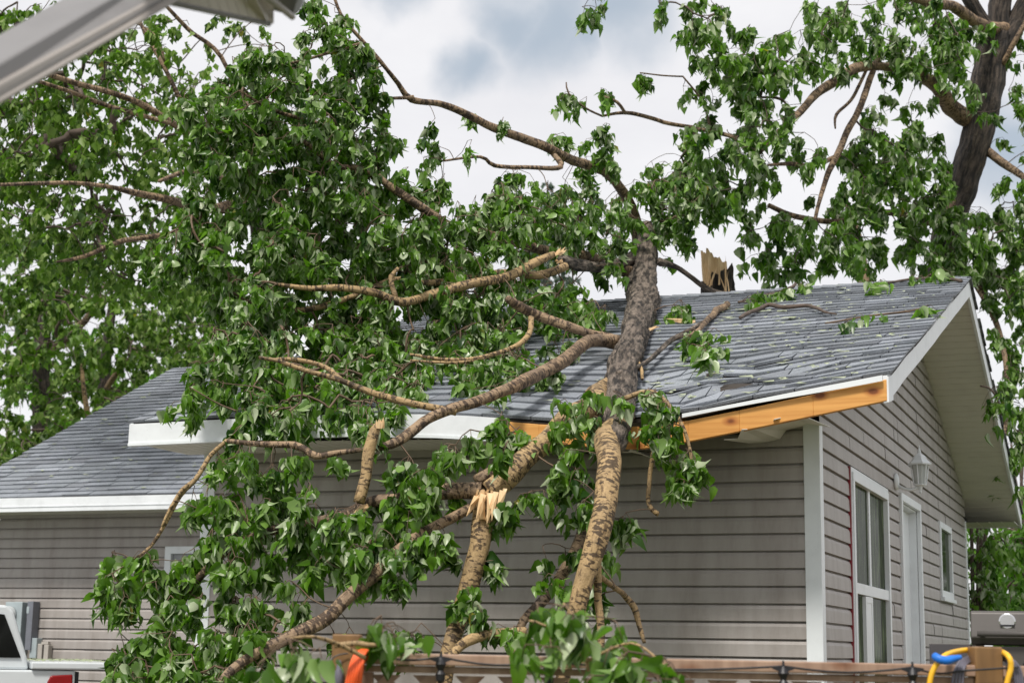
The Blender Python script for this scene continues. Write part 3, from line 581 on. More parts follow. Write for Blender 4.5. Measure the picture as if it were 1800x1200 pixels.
for (xa, xb) in ((Xp1+.045, Xp2-.045), (Xp2+.045, Xp2+2.155), (Xp1-2.155, Xp1-.045)):
    if xb < Xp1: za_, zb_ = .9, .9
    else: za_, zb_ = fz_line(xa), fz_line(xb)
    def rail(mb, dz0, dz1, y0, y1): mb.hexa([(xa, y0, za_+dz0), (xb, y0, zb_+dz0), (xb, y1, zb_+dz0), (xa, y1, za_+dz0), (xa, y0, za_+dz1), (xb, y0, zb_+dz1), (xb, y1, zb_+dz1), (xa, y1, za_+dz1)])
    mb = MB(); rail(mb, -.036, 0, FY-.05, FY+.05); mb.build('rail', MAT['fence'], fence, bevel=.004)
    mb = MB(); rail(mb, -.060, -.039, FY-.03, FY+.02); mb.build('rail', MAT['fence'], fence, bevel=.003)
    mb = MB(); z1_ = min(za_, zb_)-.061; z0_ = z1_-.9; z0_ = max(.12, z0_)
    for sg in (1, -1):
        x = xa-1.2
        while x < xb+1.2:
            pts = [(x, z0_), (x+sg*(z1_-z0_), z1_)] ; w = .026
            # clip to the panel
            (x0, q0), (x1, q1) = pts; 
            def clip(x0, q0, x1, q1):
                t0, t1 = 0., 1.
                dx = x1-x0
                for bnd, s_ in ((xa, 1), (xb, -1)):
                    if abs(dx) < 1e-9: continue
                    t = (bnd-x0)/dx
                    if dx*s_ > 0: t0 = max(t0, t)
                    else: t1 = min(t1, t)
                return (t0, t1)
            t0, t1 = clip(x0, q0, x1, q1)
            if t1-t0 > .02:
                A = (x0+(x1-x0)*t0, q0+(q1-q0)*t0); B = (x0+(x1-x0)*t1, q0+(q1-q0)*t1); yy = FY-.012 if sg > 0 else FY-.001
                mb.hexa([(A[0]-w, yy, A[1]), (A[0]+w, yy, A[1]), (A[0]+w, yy+.009, A[1]), (A[0]-w, yy+.009, A[1]), (B[0]-w, yy, B[1]), (B[0]+w, yy, B[1]), (B[0]+w, yy+.009, B[1]), (B[0]-w, yy+.009, B[1])])
            x += .135
    mb.build('lattice', MAT['fence'], fence)
    mb = MB(); rail(mb, -(za_-z0_)-.04, -(za_-z0_)-.0, FY-.03, FY+.02); mb.build('rail', MAT['fence'], fence)
mb = MB(); xv = fz(652, 1160)[0]; bx(mb, Xp1+.045, xv+.01, FY-.028, FY+.018, .4, fz_line(xv)-.061); mb.build('stile', MAT['fence'], fence)
# ---- string of black lights along the rail
sg = thing('string_lights', 'black string of garden lights hooked along the fence rail', 'string lights', fz(1000, 1170, FY-.08))
fx = [(775, 1160), (965, 1168), (1377, 1176), (1604, 1178)]
pts = []
for a, b_ in zip([(640, 1150)]+fx, fx+[(1700, 1180)]):
    for k in range(6):
        u = k/6; pts.append(fz(a[0]+(b_[0]-a[0])*u, a[1]-6+(b_[1]-a[1])*u+10*math.sin(u*math.pi), FY-.075))
pts.append(fz(1790, 1172, FY-.075))
mb = MB(); mb.tube(pts, .0035, 6); mb.build('wire', MAT['blackp'], sg)
for x, y in fx:
    mb = MB(); P = fz(x, y, FY-.075)
    mb.lathe(P-np.array([0, 0, .062]), [(.004, -.01), (.014, 0), (.016, .02), (.009, .03), (.011, .036), (.018, .05), (.013, .062), (.005, .072), (.003, .09)], 12)
    for sx in (-1, 1): mb.prism([P+np.array([sx*.008, -.004, -.008]), P+np.array([sx*.034, -.004, .002]), P+np.array([sx*.036, -.004, .008]), P+np.array([sx*.008, -.004, .012])], (0, .008, 0))
    mb.build('lamp', MAT['blackp'], sg)
# ---- orange cord over the left post rail
oc = thing('orange_cord', 'coiled orange extension cord hung beside the left fence post', 'cord', fz(630, 1150, FY-.1))
mb = MB()
for k in range(6):
    o = k*.006; pts = [fz(638+k*4, 1152+k, FY+.0), fz(634+k*3, 1136+k*1.5, FY-.06-o*.5), fz(624+k*3.4, 1150, FY-.085-o), fz(613+k*4.5, 1180, FY-.10-o), fz(606+k*5, 1230, FY-.10), fz(607+k*5, 1330, FY-.10), fz(620+k*3, 1370, FY-.1)]
    q, r = catmull(pts, [.0052]*7, .02); mb.tube(q, r, 8)
pts = [fz(650, 1158, FY-.06), fz(632, 1168, FY-.1), fz(622, 1185, FY-.105)]; pts = [fz(664, 1136, FY-.055), fz(655, 1148, FY-.07), fz(636, 1166, FY-.1), fz(630, 1200, FY-.11)]
q, r = catmull(pts, [.0052]*4, .02); mb.tube(q, r, 8); mb.build('orange_cord_loops', MAT['orange'], oc, True)
# ---- black plug / cable at the left post
bc = thing('black_cable', 'thin black cable with a plug looped round the left fence post', 'cable', fz(590, 1170, FY-.1))
mb = MB(); q, r = catmull([fz(612, 1148, FY-.055), fz(596, 1150, FY-.06), fz(580, 1162, FY-.07), fz(577, 1200, FY-.07), fz(578, 1280, FY-.06)], [.0025]*5, .02); mb.tube(q, r, 6); mb.build('cord', MAT['blackp'], bc)
mb = MB(); mb.lathe(fz(595, 1210, FY-.065), [(.008, 0), (.014, .012), (.015, .05), (.01, .06), (.008, .08), (.004, .09)], 10); mb.build('plug', MAT['grey'], bc, True)
# ---- yellow hose and blue tie on the right post
yh = thing('yellow_hose', 'yellow hose looped over the right fence post', 'hose', fz(1700, 1150, FY-.09))
mb = MB(); q, r = catmull([fz(1628, 1260, FY-.09), fz(1634, 1200, FY-.09), fz(1643, 1172, FY-.09), fz(1662, 1151, FY-.085), fz(1690, 1143, FY+.03), fz(1720, 1141, FY+.062), fz(1750, 1142, FY+.04), fz(1772, 1152, FY-.09), fz(1777, 1172, FY-.1), fz(1769, 1205, FY-.1), fz(1760, 1270, FY-.1)], [.0088]*11, .015); mb.tube(q, r, 12); mb.build('yellow_hose_loop', MAT['yellow'], yh, True)
bt = thing('blue_tie', 'blue plastic strap tied round the yellow hose', 'strap', fz(1665, 1157, FY-.1))
mb = MB(); q, r = catmull([fz(1643, 1152, FY-.09), fz(1650, 1157, FY-.106), fz(1662, 1160, FY-.108), fz(1675, 1157, FY-.1), fz(1689, 1154, FY-.09)], [.012, .014, .014, .012, .007], .008); mb.tube(q, r, 10); mb.build('blue_strap_wrap', MAT['blue'], bt, True)
gc = thing('grey_cable', 'coil of grey cable hanging behind the yellow hose', 'cable', fz(1690, 1190, FY-.07))
mb = MB()
for k in range(4):
    o = k*6; q, r = catmull([fz(1672+o, 1270, FY-.06), fz(1674+o, 1200, FY-.062), fz(1684+o*.6, 1166+k*2, FY-.06), fz(1703+o*.3, 1154+k*2, FY+.03), fz(1730, 1150+k*2, FY+.065), fz(1760, 1152+k*2, FY+.03), fz(1778-o*.3, 1158+k*3, FY-.06), fz(1796-o*.7, 1185, FY-.062), fz(1798-o*.7, 1270, FY-.06)], [.0045]*9, .02); mb.tube(q, r, 8)
mb.build('cable_loops', MAT['grey'], gc, True)
# ------------------------------------------------------------------ barbecue on the deck
def grill():
    Y = 7.3; g = thing('barbecue_grill', 'stainless barbecue grill with closed lid standing on the deck', 'barbecue', (at(1706, 1100, Y)[0], Y, .45)); g.rotation_euler = (0, 0, -.33)
    x0 = at(1706, 1100, Y)[0]; x1 = x0+.62; zt = at(1740, 1073, Y)[2]; zl = at(1740, 1132, Y)[2]; y1 = Y+.5
    prof = [(Y, zl), (Y-.02, zl+.03), (Y+.005, zt-.008), (Y+.02, zt), (Y+.36, zt), (Y+.46, zt-.04), (Y+.5, zl+.06), (Y+.5, zl)]
    mb = MB(); mb.prism([(x0, a, b) for a, b in prof], (x1-x0, 0, 0)); mb.build('lid', MAT['steel'], g, bevel=.006)
    mb = MB(); mb.tube([(x0+.03, Y-.055, zl+.045), (x1-.03, Y-.055, zl+.045)], .012, 12)
    for x in (x0+.05, x1-.05): mb.tube([(x, Y-.055, zl+.045), (x, Y, zl+.05)], .012, 8)
    mb.build('handle', MAT['steel'], g, True)
    P = at(1768, 1092, Y); mb = MB(); mb.lathe((P[0], Y-.0, P[2]), [(.036, 0), (.036, .008), (.03, .012)], 20, (0, -1, 0)); mb.build('thermometer', MAT['chrome'], g)
    mb = MB(); bx(mb, P[0]-.03, P[0]+.03, Y-.016, Y-.012, P[2]-.022, P[2]-.014); mb.build('dial_bar', MAT['blackp'], g)
    mb = MB(); bx(mb, x0+.0, x1, Y-.02, y1, zl-.16, zl-.008); mb.build('control_panel', MAT['steel'], g, bevel=.005)
    for k in range(4):
        mb = MB(); mb.lathe((x0+.1+k*.14, Y-.02, zl-.09), [(.026, 0), (.024, .02), (.02, .03)], 16, (0, -1, 0)); mb.build('knob', MAT['blackp'], g)
    mb = MB(); bx(mb, x0-.18, x0-.003, Y+.02, y1-.02, zl-.03, zl); mb.build('side_shelf', MAT['steel'], g, bevel=.006); mb = MB(); bx(mb, x1+.003, x1+.3, Y+.02, y1-.02, zl-.03, zl); mb.build('side_shelf', MAT['steel'], g, bevel=.006)
    mb = MB(); bx(mb, x0-.18, x0-.003, Y+.0, Y+.018, zl-.11, zl-.002); mb.build('shelf_apron', MAT['steel_d'], g)
    mb = MB(); bx(mb, x0+.01, x1-.01, Y, y1-.01, .52, zl-.162); mb.build('cabinet', MAT['steel_d'], g, bevel=.005)
    for x in (x0+.06, x1-.06):
        for y in (Y+.05, y1-.06):
            mb = MB(); mb.lathe((x-.015, y, .485), [(.035, 0), (.035, .03)], 14, (1, 0, 0)); mb.build('wheel', MAT['rubber'], g)
grill()
# ------------------------------------------------------------------ eave of the near building, top left
ne = thing('near_roof_eave', 'close up greyed white roof eave with grooved soffit at upper left', 'roof eave', at(100, -200, 3.0))
def quadbox(mb, A, B, Cc, D, th):             # four corners (front) extruded by th away from the lens
    mb.prism([A, B, Cc, D], th)
Yn = 3.1
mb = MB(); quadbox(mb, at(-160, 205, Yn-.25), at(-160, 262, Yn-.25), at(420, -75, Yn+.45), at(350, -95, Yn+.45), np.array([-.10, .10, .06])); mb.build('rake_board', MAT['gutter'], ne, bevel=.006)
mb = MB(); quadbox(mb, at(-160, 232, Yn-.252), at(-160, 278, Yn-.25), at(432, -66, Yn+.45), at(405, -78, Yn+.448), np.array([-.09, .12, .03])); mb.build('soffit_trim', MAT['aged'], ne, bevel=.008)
A, B = at(262, 0, Yn+.3), at(473, 45, Yn+.75); up = np.array([-.10, -.95, .34])
mb = MB(); n = 12
for k in range(n):
    a = A+(B-A)*(k/n); b_ = A+(B-A)*((k+.93)/n); c_ = A+(B-A)*((k+1)/n); u = up*.8; mb.prism([a, b_, b_+u, a+u], (0, .0, .012)); mb.prism([b_+np.array([0, 0, .006]), c_+np.array([0, 0, .006]), c_+u+np.array([0, 0, .006]), b_+u+np.array([0, 0, .006])], (0, 0, .006))
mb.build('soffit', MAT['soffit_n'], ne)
mb = MB(); mb.tube([A-(B-A)*.1+np.array([0, 0, .004]), B+np.array([0, 0, .004])], .007, 8); mb.build('edge_trim', MAT['gutter'], ne)
mb = MB(); mb.prism([at(473, 45, Yn+.75), at(473, 22, Yn+.76), at(473, -60, Yn+.5), at(420, -60, Yn+.4), at(440, 20, Yn+.68)], (.01, .01, .01)); mb.build('end_cap', MAT['soffit_n'], ne)
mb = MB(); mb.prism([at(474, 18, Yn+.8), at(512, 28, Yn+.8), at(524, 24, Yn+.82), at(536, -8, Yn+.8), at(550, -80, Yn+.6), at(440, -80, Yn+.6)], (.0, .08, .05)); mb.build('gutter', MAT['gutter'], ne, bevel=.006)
mb = MB(); mb.tube([at(514, 30, Yn+.79), at(400, -60, Yn+.4)], .009, 8); mb.build('gutter_lip', MAT['aged'], ne)
# ------------------------------------------------------------------ trees
def leaf_template(full):
    if full:   # heart-shaped blade, folded at the midrib; x across, y from stalk to tip, z up
        V = np.array([(0, 0, 0), (-.27, -.02, .09), (-.47, .24, .16), (-.33, .60, .10), (0, 1.16, -.12), (.33, .60, .10), (.47, .24, .16), (.27, -.02, .09), (0, .30, 0), (0, .66, -.02)])
        Fc = [(0, 8, 2, 1), (8, 9, 3, 2), (9, 4, 3), (0, 7, 6, 8), (8, 6, 5, 9), (9, 5, 4)]
    else:
        V = np.array([(0, 0, 0), (-.48, .4, .08), (0, 1.05, -.06), (.48, .4, .08)]); Fc = [(0, 3, 2), (0, 2, 1)]
    return V, Fc
def leaves(points, size, g, full=True, flip=.22, spread=.5):
    """points: (n,3) stalk ends; blades hang from there"""
    n = len(points); V0, F0 = leaf_template(full); m = len(V0)
    sz = size*g.triangular(.4, 1.0, 1.35, n); yaw = g.uniform(0, 2*math.pi, n); dr = np.clip(g.normal(1.1, .38, n), -.2, 1.52)   # droop below horizontal
    out = np.stack([np.cos(yaw)*np.cos(dr), np.sin(yaw)*np.cos(dr), -np.sin(dr)], 1)
    side = np.stack([-np.sin(yaw), np.cos(yaw), np.zeros(n)], 1); rl = g.normal(0, .75, n)
    nr = np.cross(side, out); nr *= np.sign(nr[:, 2:3]+1e-6)
    side = np.cross(out, nr); s2 = side*np.cos(rl)[:, None]+nr*np.sin(rl)[:, None]; n2 = -side*np.sin(rl)[:, None]+nr*np.cos(rl)[:, None]
    fl = g.random(n) < flip; n2[fl] *= -1; s2[fl] *= -1
    wid = g.uniform(.48, .98, n); curl = np.where(g.random(n) < .18, g.uniform(.7, 1.5, n), g.uniform(-.15, .6, n))
    X = V0[None, :, 0]*wid[:, None]; Y = V0[None, :, 1]*np.ones((n, 1)); Z = V0[None, :, 2]*g.uniform(.3, 2.4, n)[:, None]-curl[:, None]*Y**2*.5
    V = points[:, None, :]+sz[:, None, None]*(X[..., None]*s2[:, None, :]+Y[..., None]*out[:, None, :]+Z[..., None]*n2[:, None, :])
    return V.reshape(-1, 3), m, F0, n
def build_leaves(name, mat, parent, pts, size, seed, full=True, flip=.22, tone=None, cl=None):
    g = np.random.default_rng(seed); V, m, F0, n = leaves(pts, size, g, full, flip)
    me = bpy.data.meshes.new(name); o = bpy.data.objects.new(name, me); COL.objects.link(o)
    org = np.array(parent_world(parent)) if parent is not None else np.zeros(3)
    if parent is not None: o.parent = parent
    V = V-org; nv = len(V); lens = [len(f) for f in F0]; idx = np.concatenate([np.array(f) for f in F0])
    loops = (idx[None, :]+np.arange(n)[:, None]*m).ravel(); tot = np.tile(lens, n); start = np.concatenate([[0], np.cumsum(tot)[:-1]])
    me.vertices.add(nv); me.vertices.foreach_set('co', V.astype(np.float32).ravel()); me.loops.add(len(loops)); me.loops.foreach_set('vertex_index', loops.astype(np.int32))
    me.polygons.add(len(tot)); me.polygons.foreach_set('loop_start', start.astype(np.int32)); me.polygons.foreach_set('loop_total', tot.astype(np.int32)); me.update(calc_edges=True); me.validate()
    me.polygons.foreach_set('use_smooth', [True]*len(me.polygons))
    t = g.beta(2, 2.4, n)*.96 if tone is None else np.clip(tone+g.normal(0, .14, n), 0, .96); t[g.random(n) < .004] = 1
    a = me.attributes.new('tone', 'FLOAT', 'POINT'); a.data.foreach_set('value', np.repeat(t, m).astype(np.float32)); me.materials.append(mat); return o
def blob_points(blobs, g, ppx):
    """blobs: (cx, cy, rx, ry, density, Ynear, Yfar) in photo pixels and metres"""
    out = []
    for cx, cy, rx, ry, de, ya, yb in blobs:
        n = max(2, int(math.pi*rx*ry*de/ppx))
        a = g.uniform(0, 2*math.pi, n); r = np.sqrt(g.uniform(0, 1, n))*g.choice([1, 1, 1, 1.12], n)
        for k in range(n): out.append(at(cx+rx*r[k]*math.cos(a[k]), cy+ry*r[k]*math.sin(a[k]), g.uniform(ya, yb)))
    return np.array(out)
def surf_clear(P, margin=.07):
    """keep foliage points outside the house roof and walls: lift to the roof surface"""
    for p in P:
        d = p-C0; s, t = d@E1, d@E2; z = p[2]-EYE
        if SLEFT-.1 < s < OG+.1 and -OE-.02 < t < WG+OE:
            rz = RDECK+((t+OE) if t < WG/2 else (WG+OE-t))*SL+float(dz(s, t) if t < WG/2 else 0)
            if z < rz+margin:
                if t < .0 and z < rz-.45: p -= E2*(t+.35)          # below the eave: move in front of the wall
                elif t < 1.2 and z < rz-.25: p -= E2*(t+OE+.2)
                else: p[2] = EYE+rz+margin+.06*abs(math.sin(s*31+t*17))
        if WS0 < s < WL and t > WE and p[2]-EYE < WZT+(min(t, 2*WRT-t)-WE)*WSL+.05: p -= E2*(t-WE+.3)
    return P
def grow(nodes, nr, pts, g, maxd=1.5):
    """attach every cluster point to the nearest node so far, nearest first; returns segments"""
    nodes = list(nodes); rad = list(nr); N0 = len(nodes); P = np.array(pts); left = np.ones(len(P), bool)
    A = np.array(nodes); best = np.full(len(P), 1e9); par = np.zeros(len(P), int)
    for i in range(0, len(P)):
        d = np.linalg.norm(A-P[i], axis=1)+0.0; j = int(np.argmin(d)); best[i] = d[j]; par[i] = j
    segs = []; idx = []
    for _ in range(len(P)):
        i = int(np.argmin(np.where(left, best, 1e9))); left[i] = False; nodes.append(P[i]); k = len(nodes)-1; segs.append((par[i], k)); idx.append(i)
        d = np.linalg.norm(P-P[i], axis=1)*1.15+.05; m = left & (d < best); best[m] = d[m]; par[m] = k
    nodes = np.array(nodes); load = np.ones(len(nodes)); load[:N0] = 0
    for a, b in reversed(segs): load[a] += load[b]
    return nodes, segs, load, N0
def twig_mesh(nodes, segs, load, N0, g, r0=.0022, sag=.06, sides=4, maxr=.02):
    V = []; Fc = []; n = 0; ph = np.arange(sides)*2*math.pi/sides; c, s_ = np.cos(ph), np.sin(ph)
    for a, b in segs:
        A = nodes[a]; B = nodes[b]; L = np.linalg.norm(B-A)
        if L < 1e-4: continue
        ra = min(maxr, r0*load[b]**.42*1.15); rb = min(maxr, r0*max(1, load[b]*.7)**.42)
        K = 4 if L > .15 else 2; T = (B-A)/L; x = np.cross(T, (.31, .2, 1.)); x /= np.linalg.norm(x); y = np.cross(T, x)
        j1, j2 = g.normal(0, .07*L, 2); bow = np.array([0, 0, sag*L*g.uniform(-.3, 1.4)])
        for k in range(K+1):
            u = k/K; w = math.sin(math.pi*u); p = A+(B-A)*u+bow*w+(x*j1+y*j2)*w+(x*math.sin(u*6.28)*j2*.5)
            r = ra+(rb-ra)*u; V.append(p+r*(np.outer(c, x)+np.outer(s_, y)))
            if k < K:
                for q in range(sides): q2 = (q+1) % sides; Fc.append((n+q, n+q2, n+sides+q2, n+sides+q))
            n += sides
    mb = MB(); mb.add(np.vstack(V), Fc); return mb
def sprig(centres, g, per, rad, drop):
    """leaf stalk ends in small drooping bunches round each cluster centre, with hanging twiglets"""
    pts = []; cl = []; tw = MB(); ctone = g.normal(.42, .17, len(centres))
    for ci, c in enumerate(centres):
        k = max(3, int(per*g.uniform(.5, 1.5))); nb = g.integers(1, 3)
        for b_ in range(nb):
            az = g.uniform(0, 6.28); ln_ = rad*g.uniform(.6, 1.6); tip = c+np.array([math.cos(az)*ln_*.7, math.sin(az)*ln_*.7, -drop*g.uniform(.1, 1.2)]); kk = max(2, k//nb)
            mid = (c+tip)/2+np.array([0, 0, ln_*.25]); tw.tube([c, mid, tip], [.0028, .0022, .0015], 3)
            u = g.uniform(.35, 1.05, kk)[:, None]; base = (1-u)**2*c+2*u*(1-u)*mid+u*u*tip
            off = g.normal(0, 1, (kk, 3)); off /= np.linalg.norm(off, axis=1)[:, None]; off *= g.uniform(.015, .05, (kk, 1)); off[:, 2] = -abs(off[:, 2])*.9
            pts.append(base+off); cl += [ctone[ci]]*kk
    return np.vstack(pts), np.array(cl), tw
def limb(name, pts, radii_px, mat, parent, sides=14, rough=.1, step=.06, seed=0, nodes=None, mb=None):
    """pts: (x, y, Y) photo px + distance; radii given in photo px"""
    P = [at(*p) if len(p) == 3 else np.array(p[0]) for p in pts]; Y = [p[1] for p in P]; R = [r*y/FPX for r, y in zip(radii_px, Y)]
    q, r = catmull(P, R, step); g = np.random.default_rng(seed); kk = max(3, len(q)//7+2); wob = g.normal(0, 1, (kk, 3)); ui = np.linspace(0, kk-1, len(q)); q = q+np.stack([np.interp(ui, np.arange(kk), wob[:, c]) for c in range(3)], 1)*r[:, None]*(.07 if rough > .13 else .3)
    v, f, al, _ = tube_geo(q, r, sides, rough, seed)
    m = MB(); m.add(v, f); o = m.build(name, mat, parent, True, attrs={'along': al, 'ca': np.outer(r, np.cos(np.arange(sides)*2*math.pi/sides)).ravel(), 'sa': np.outer(r, np.sin(np.arange(sides)*2*math.pi/sides)).ravel()})
    if nodes is not None: nodes += [(a, b) for a, b in zip(q[::2], r[::2])]
    return o
def roofY(x, y, h):                            # distance Y where photo pixel meets the roof raised by h
    n = nF/np.linalg.norm(nF); q = H(0, -OE, RDECK)-np.array([0, 0, EYE])+n*h; r = ray(x, y); return (r*((n@q)/(n@r)))[1]
def foliage(T, nodes, blobs, leafmat, twigmat, seed, ppx, per, size, full=True, rad=.13, drop=.16, flip=.22, r0=.0022, clear=True, maxr=.02, twigs=True):
    g = np.random.default_rng(seed); C = blob_points(blobs, g, ppx)
    if clear: C = surf_clear(C)
    A = np.array([n[0] for n in nodes]); rr = [n[1] for n in nodes]
    nd, sg_, ld, N0 = grow(A, rr, C, g); tw = twig_mesh(nd, sg_, ld, N0, g, r0, maxr=maxr)
    pts, cl, t2 = sprig(C, g, per, rad, drop)
    if full: tw.add(np.vstack(t2.v), t2.f)
    tw.build('twigs', twigmat, T, True); o = build_leaves('crown', leafmat, T, pts, size, seed+1, full, flip, cl); return o, len(pts)
# ---- the fallen poplar
ft = thing('fallen_tree', 'leafy poplar fallen across the roof with its trunk hanging over the eave', 'tree', at(1010, 1150, 8.6)*np.array([1, 1, 0]))
N = []
h = .11
tr = [(1140, 405, 14.5), (1134, 440, 14.05), (1130, 500, 13.3), (1127, 545, 12.3), (1112, 600, 10.92), (1094, 650, 10.02), (1089, 700, 9.36), (1086, 738, 8.96), (1083, 768, 8.67), (1081, 785, 8.55)]
limb('trunk', tr, [16, 22, 24, 25, 25, 25.5, 24.5, 23.5, 21, 15], MAT['bark'], ft, 60, .20, .03, 1, N)
limb('trunk', [(1087, 745, 8.88), (1081, 775, 8.6), (1074, 820, 8.31), (1067, 890, 8.15), (1052, 950, 8.1), (1036, 1000, 8.08), (1020, 1050, 8.06), (1003, 1120, 8.03), (985, 1220, 8.0), (975, 1330, 8.0)], [18, 21.5, 21, 20.5, 20, 18, 16, 14, 12, 8], MAT['tan'], ft, 22, .07, .05, 2, N)
limb('limb', [(1096, 662, 10.0), (1068, 682, 9.62), (1040, 703, 9.3), (1002, 730, 8.95), (965, 772, 8.8), (925, 800, 8.72), (888, 835, 8.65), (850, 862, 8.6)], [13, 18, 19, 20, 18, 18, 19, 19], MAT['tan'], ft, 20, .10, .05, 3, N)
limb('limb', [(853, 880, 8.58), (846, 930, 8.55), (832, 1000, 8.5), (818, 1060, 8.48), (800, 1110, 8.46), (780, 1180, 8.4), (765, 1300, 8.35)], [14, 18, 17, 17, 15, 15, 13], MAT['tan'], ft, 20, .08, .05, 4, N)
limb('limb', [(905, 812, 8.75), (860, 835, 8.72), (838, 842, 8.7)], [9, 12, 12], MAT['mid'], ft, 14, .08, .05, 41, N)
limb('limb', [(850, 862, 8.6), (800, 862, 8.6), (745, 868, 8.65), (700, 880, 8.65), (650, 885, 8.7), (600, 905, 8.72), (530, 920, 8.8), (470, 935, 8.8), (410, 960, 8.9), (372, 992, 8.9), (320, 1050, 8.9), (270, 1110, 8.85), (235, 1160, 8.8)], [15, 14, 13, 11, 11, 11, 9, 8, 8, 7, 6, 5, 4], MAT['mid'], ft, 14, .09, .05, 5, N)
limb('limb', [(1082, 592, 10.85), (1030, 605, 10.55), (990, 630, 10.1), (940, 662, 9.65), (905, 680, 9.4), (870, 690, 9.25), (830, 708, 9.1), (795, 720, 9.0), (755, 738, 8.95), (725, 762, 8.85), (690, 782, 8.8), (640, 790, 8.8), (590, 797, 8.85), (555, 802, 8.85), (520, 782, 8.9), (455, 780, 8.95), (400, 775, 9.0)], [13, 11, 12, 12.5, 12, 10, 10, 10, 9, 9, 8, 4, 5, 6, 6, 5, 3.5], MAT['mid'], ft, 14, .1, .05, 6, N)
limb('limb', [(1086, 596, 10.9), (1040, 585, 10.85), (1000, 572, 10.8), (950, 556, 10.8), (915, 540, 10.7), (892, 525, 10.6)], [9, 7.5, 8.5, 8.5, 8.5, 6], MAT['mid'], ft, 14, .12, .05, 7, N)
limb('limb', [(936, 556, 10.7), (932, 585, 10.6), (905, 610, 10.5), (850, 628, 10.4), (790, 632, 10.35), (720, 622, 10.3)], [5, 5, 4.5, 4, 3.5, 2.5], MAT['tan'], ft, 8, .05, .06, 8, N)
limb('limb', [(850, 628, 10.4), (800, 637, 10.35), (720, 633, 10.3)], [3.5, 3, 2], MAT['tan'], ft, 8, .05, .06, 81, N)
limb('limb', [(1132, 440, 14.1), (1095, 462, 13.6), (1050, 470, 13.1), (1018, 466, 12.6), (985, 458, 12.0)], [17, 12, 9, 11, 8], MAT['bark'], ft, 14, .14, .05, 9, N)
limb('limb', [(975, 446, 11.9), (940, 462, 11.7), (890, 487, 11.5), (830, 497, 11.3), (770, 512, 11.2), (710, 527, 11.0), (660, 512, 10.9), (600, 506, 10.8), (550, 508, 10.8), (490, 500, 10.7)], [6, 8, 9, 9, 8, 8, 7, 6, 5, 3], MAT['tan'], ft, 12, .09, .05, 10, N)
limb('limb', [(995, 470, 12), (950, 483, 11.9), (880, 480, 11.8), (800, 492, 11.7), (740, 497, 11.6), (690, 492, 11.5), (620, 520, 11.3), (560, 540, 11.2), (500, 545, 11.1), (440, 533, 11.0)], [8, 8, 6, 6, 6, 6, 5, 5, 5, 3], MAT['tan'], ft, 10, .08, .05, 11, N)
limb('limb', [(697, 525, 11), (690, 505, 11), (688, 488, 11), (700, 470, 11)], [5, 5, 5, 3], MAT['tan'], ft, 8, .08, .05, 111, N)
limb('limb', [(1125, 430, 14.3), (1108, 360, 14.0), (1080, 318, 13.7), (1040, 292, 13.4), (975, 267, 13.1), (905, 240, 12.9), (860, 222, 12.7), (828, 205, 12.6), (780, 184, 12.4), (725, 173, 12.2), (700, 145, 12.1), (680, 122, 12.0), (640, 75, 11.9), (600, 25, 11.8), (580, -30, 11.8)], [13, 10, 9, 9, 8, 8, 7, 7, 6, 6, 4.5, 4, 4, 3, 3], MAT['mid'], ft, 12, .09, .06, 12, N)
limb('limb', [(725, 173, 12.2), (690, 173, 12.1), (640, 172, 12.0), (590, 190, 11.9)], [4, 3, 2.5, 1.5], MAT['mid'], ft, 8, .05, .06, 13, N)
limb('limb', [(1115, 480, 13.7), (1020, 450, 13.1), (930, 430, 12.6), (850, 412, 12.2), (795, 400, 12.0), (762, 380, 11.9), (720, 352, 11.8), (690, 332, 11.8), (640, 298, 11.7), (590, 290, 11.6), (545, 255, 11.5), (515, 235, 11.5)], [12, 10, 9, 9, 8, 8, 8, 7, 5, 5, 4, 3], MAT['mid'], ft, 12, .08, .06, 14, N)
limb('limb', [(690, 332, 11.8), (650, 298, 11.8), (655, 310, 11.8), (620, 255, 11.7), (575, 222, 11.6), (525, 208, 11.5), (470, 190, 11.4), (420, 160, 11.3)], [6, 5, 5, 5, 4.5, 4, 3, 2], MAT['mid'], ft, 10, .08, .06, 15, N)
limb('limb', [(970, 268, 13.1), (985, 293, 13), (930, 293, 12.9), (870, 290, 12.7), (845, 275, 12.6), (780, 283, 12.5)], [5, 5, 4, 4, 3, 2], MAT['mid'], ft, 8, .06, .06, 16, N)
limb('limb', [(800, 722, 9.0), (740, 712, 9.0), (690, 700, 9.05), (640, 685, 9.1), (600, 670, 9.1), (540, 652, 9.1), (490, 634, 9.1), (455, 628, 9.1)], [7, 6, 6, 6, 5, 4.5, 3.5, 3], MAT['tan'], ft, 10, .07, .05, 17, N)
limb('limb', [(600, 670, 9.1), (570, 645, 9.2), (520, 632, 9.2), (470, 632, 9.2)], [5, 4.5, 4, 3], MAT['tan'], ft, 8, .07, .05, 171, N)
limb('limb', [(632, 885, 8.6), (645, 840, 8.6), (650, 800, 8.6), (660, 760, 8.62), (668, 745, 8.63)], [10, 10, 11, 10, 4], MAT['tan'], ft, 12, .12, .05, 18, N)
limb('limb', [(745, 935, 8.5), (705, 965, 8.45), (660, 1005, 8.4), (610, 1050, 8.35), (570, 1090, 8.3), (515, 1118, 8.2), (455, 1150, 8.1), (400, 1185, 8.0), (360, 1240, 7.9)], [9, 12, 12, 11, 12, 11, 9, 8, 6], MAT['mid'], ft, 14, .1, .05, 19, N)
limb('limb', [(853, 880, 8.6), (800, 905, 8.55), (745, 935, 8.5)], [8, 9, 9], MAT['mid'], ft, 12, .1, .05, 191, N)
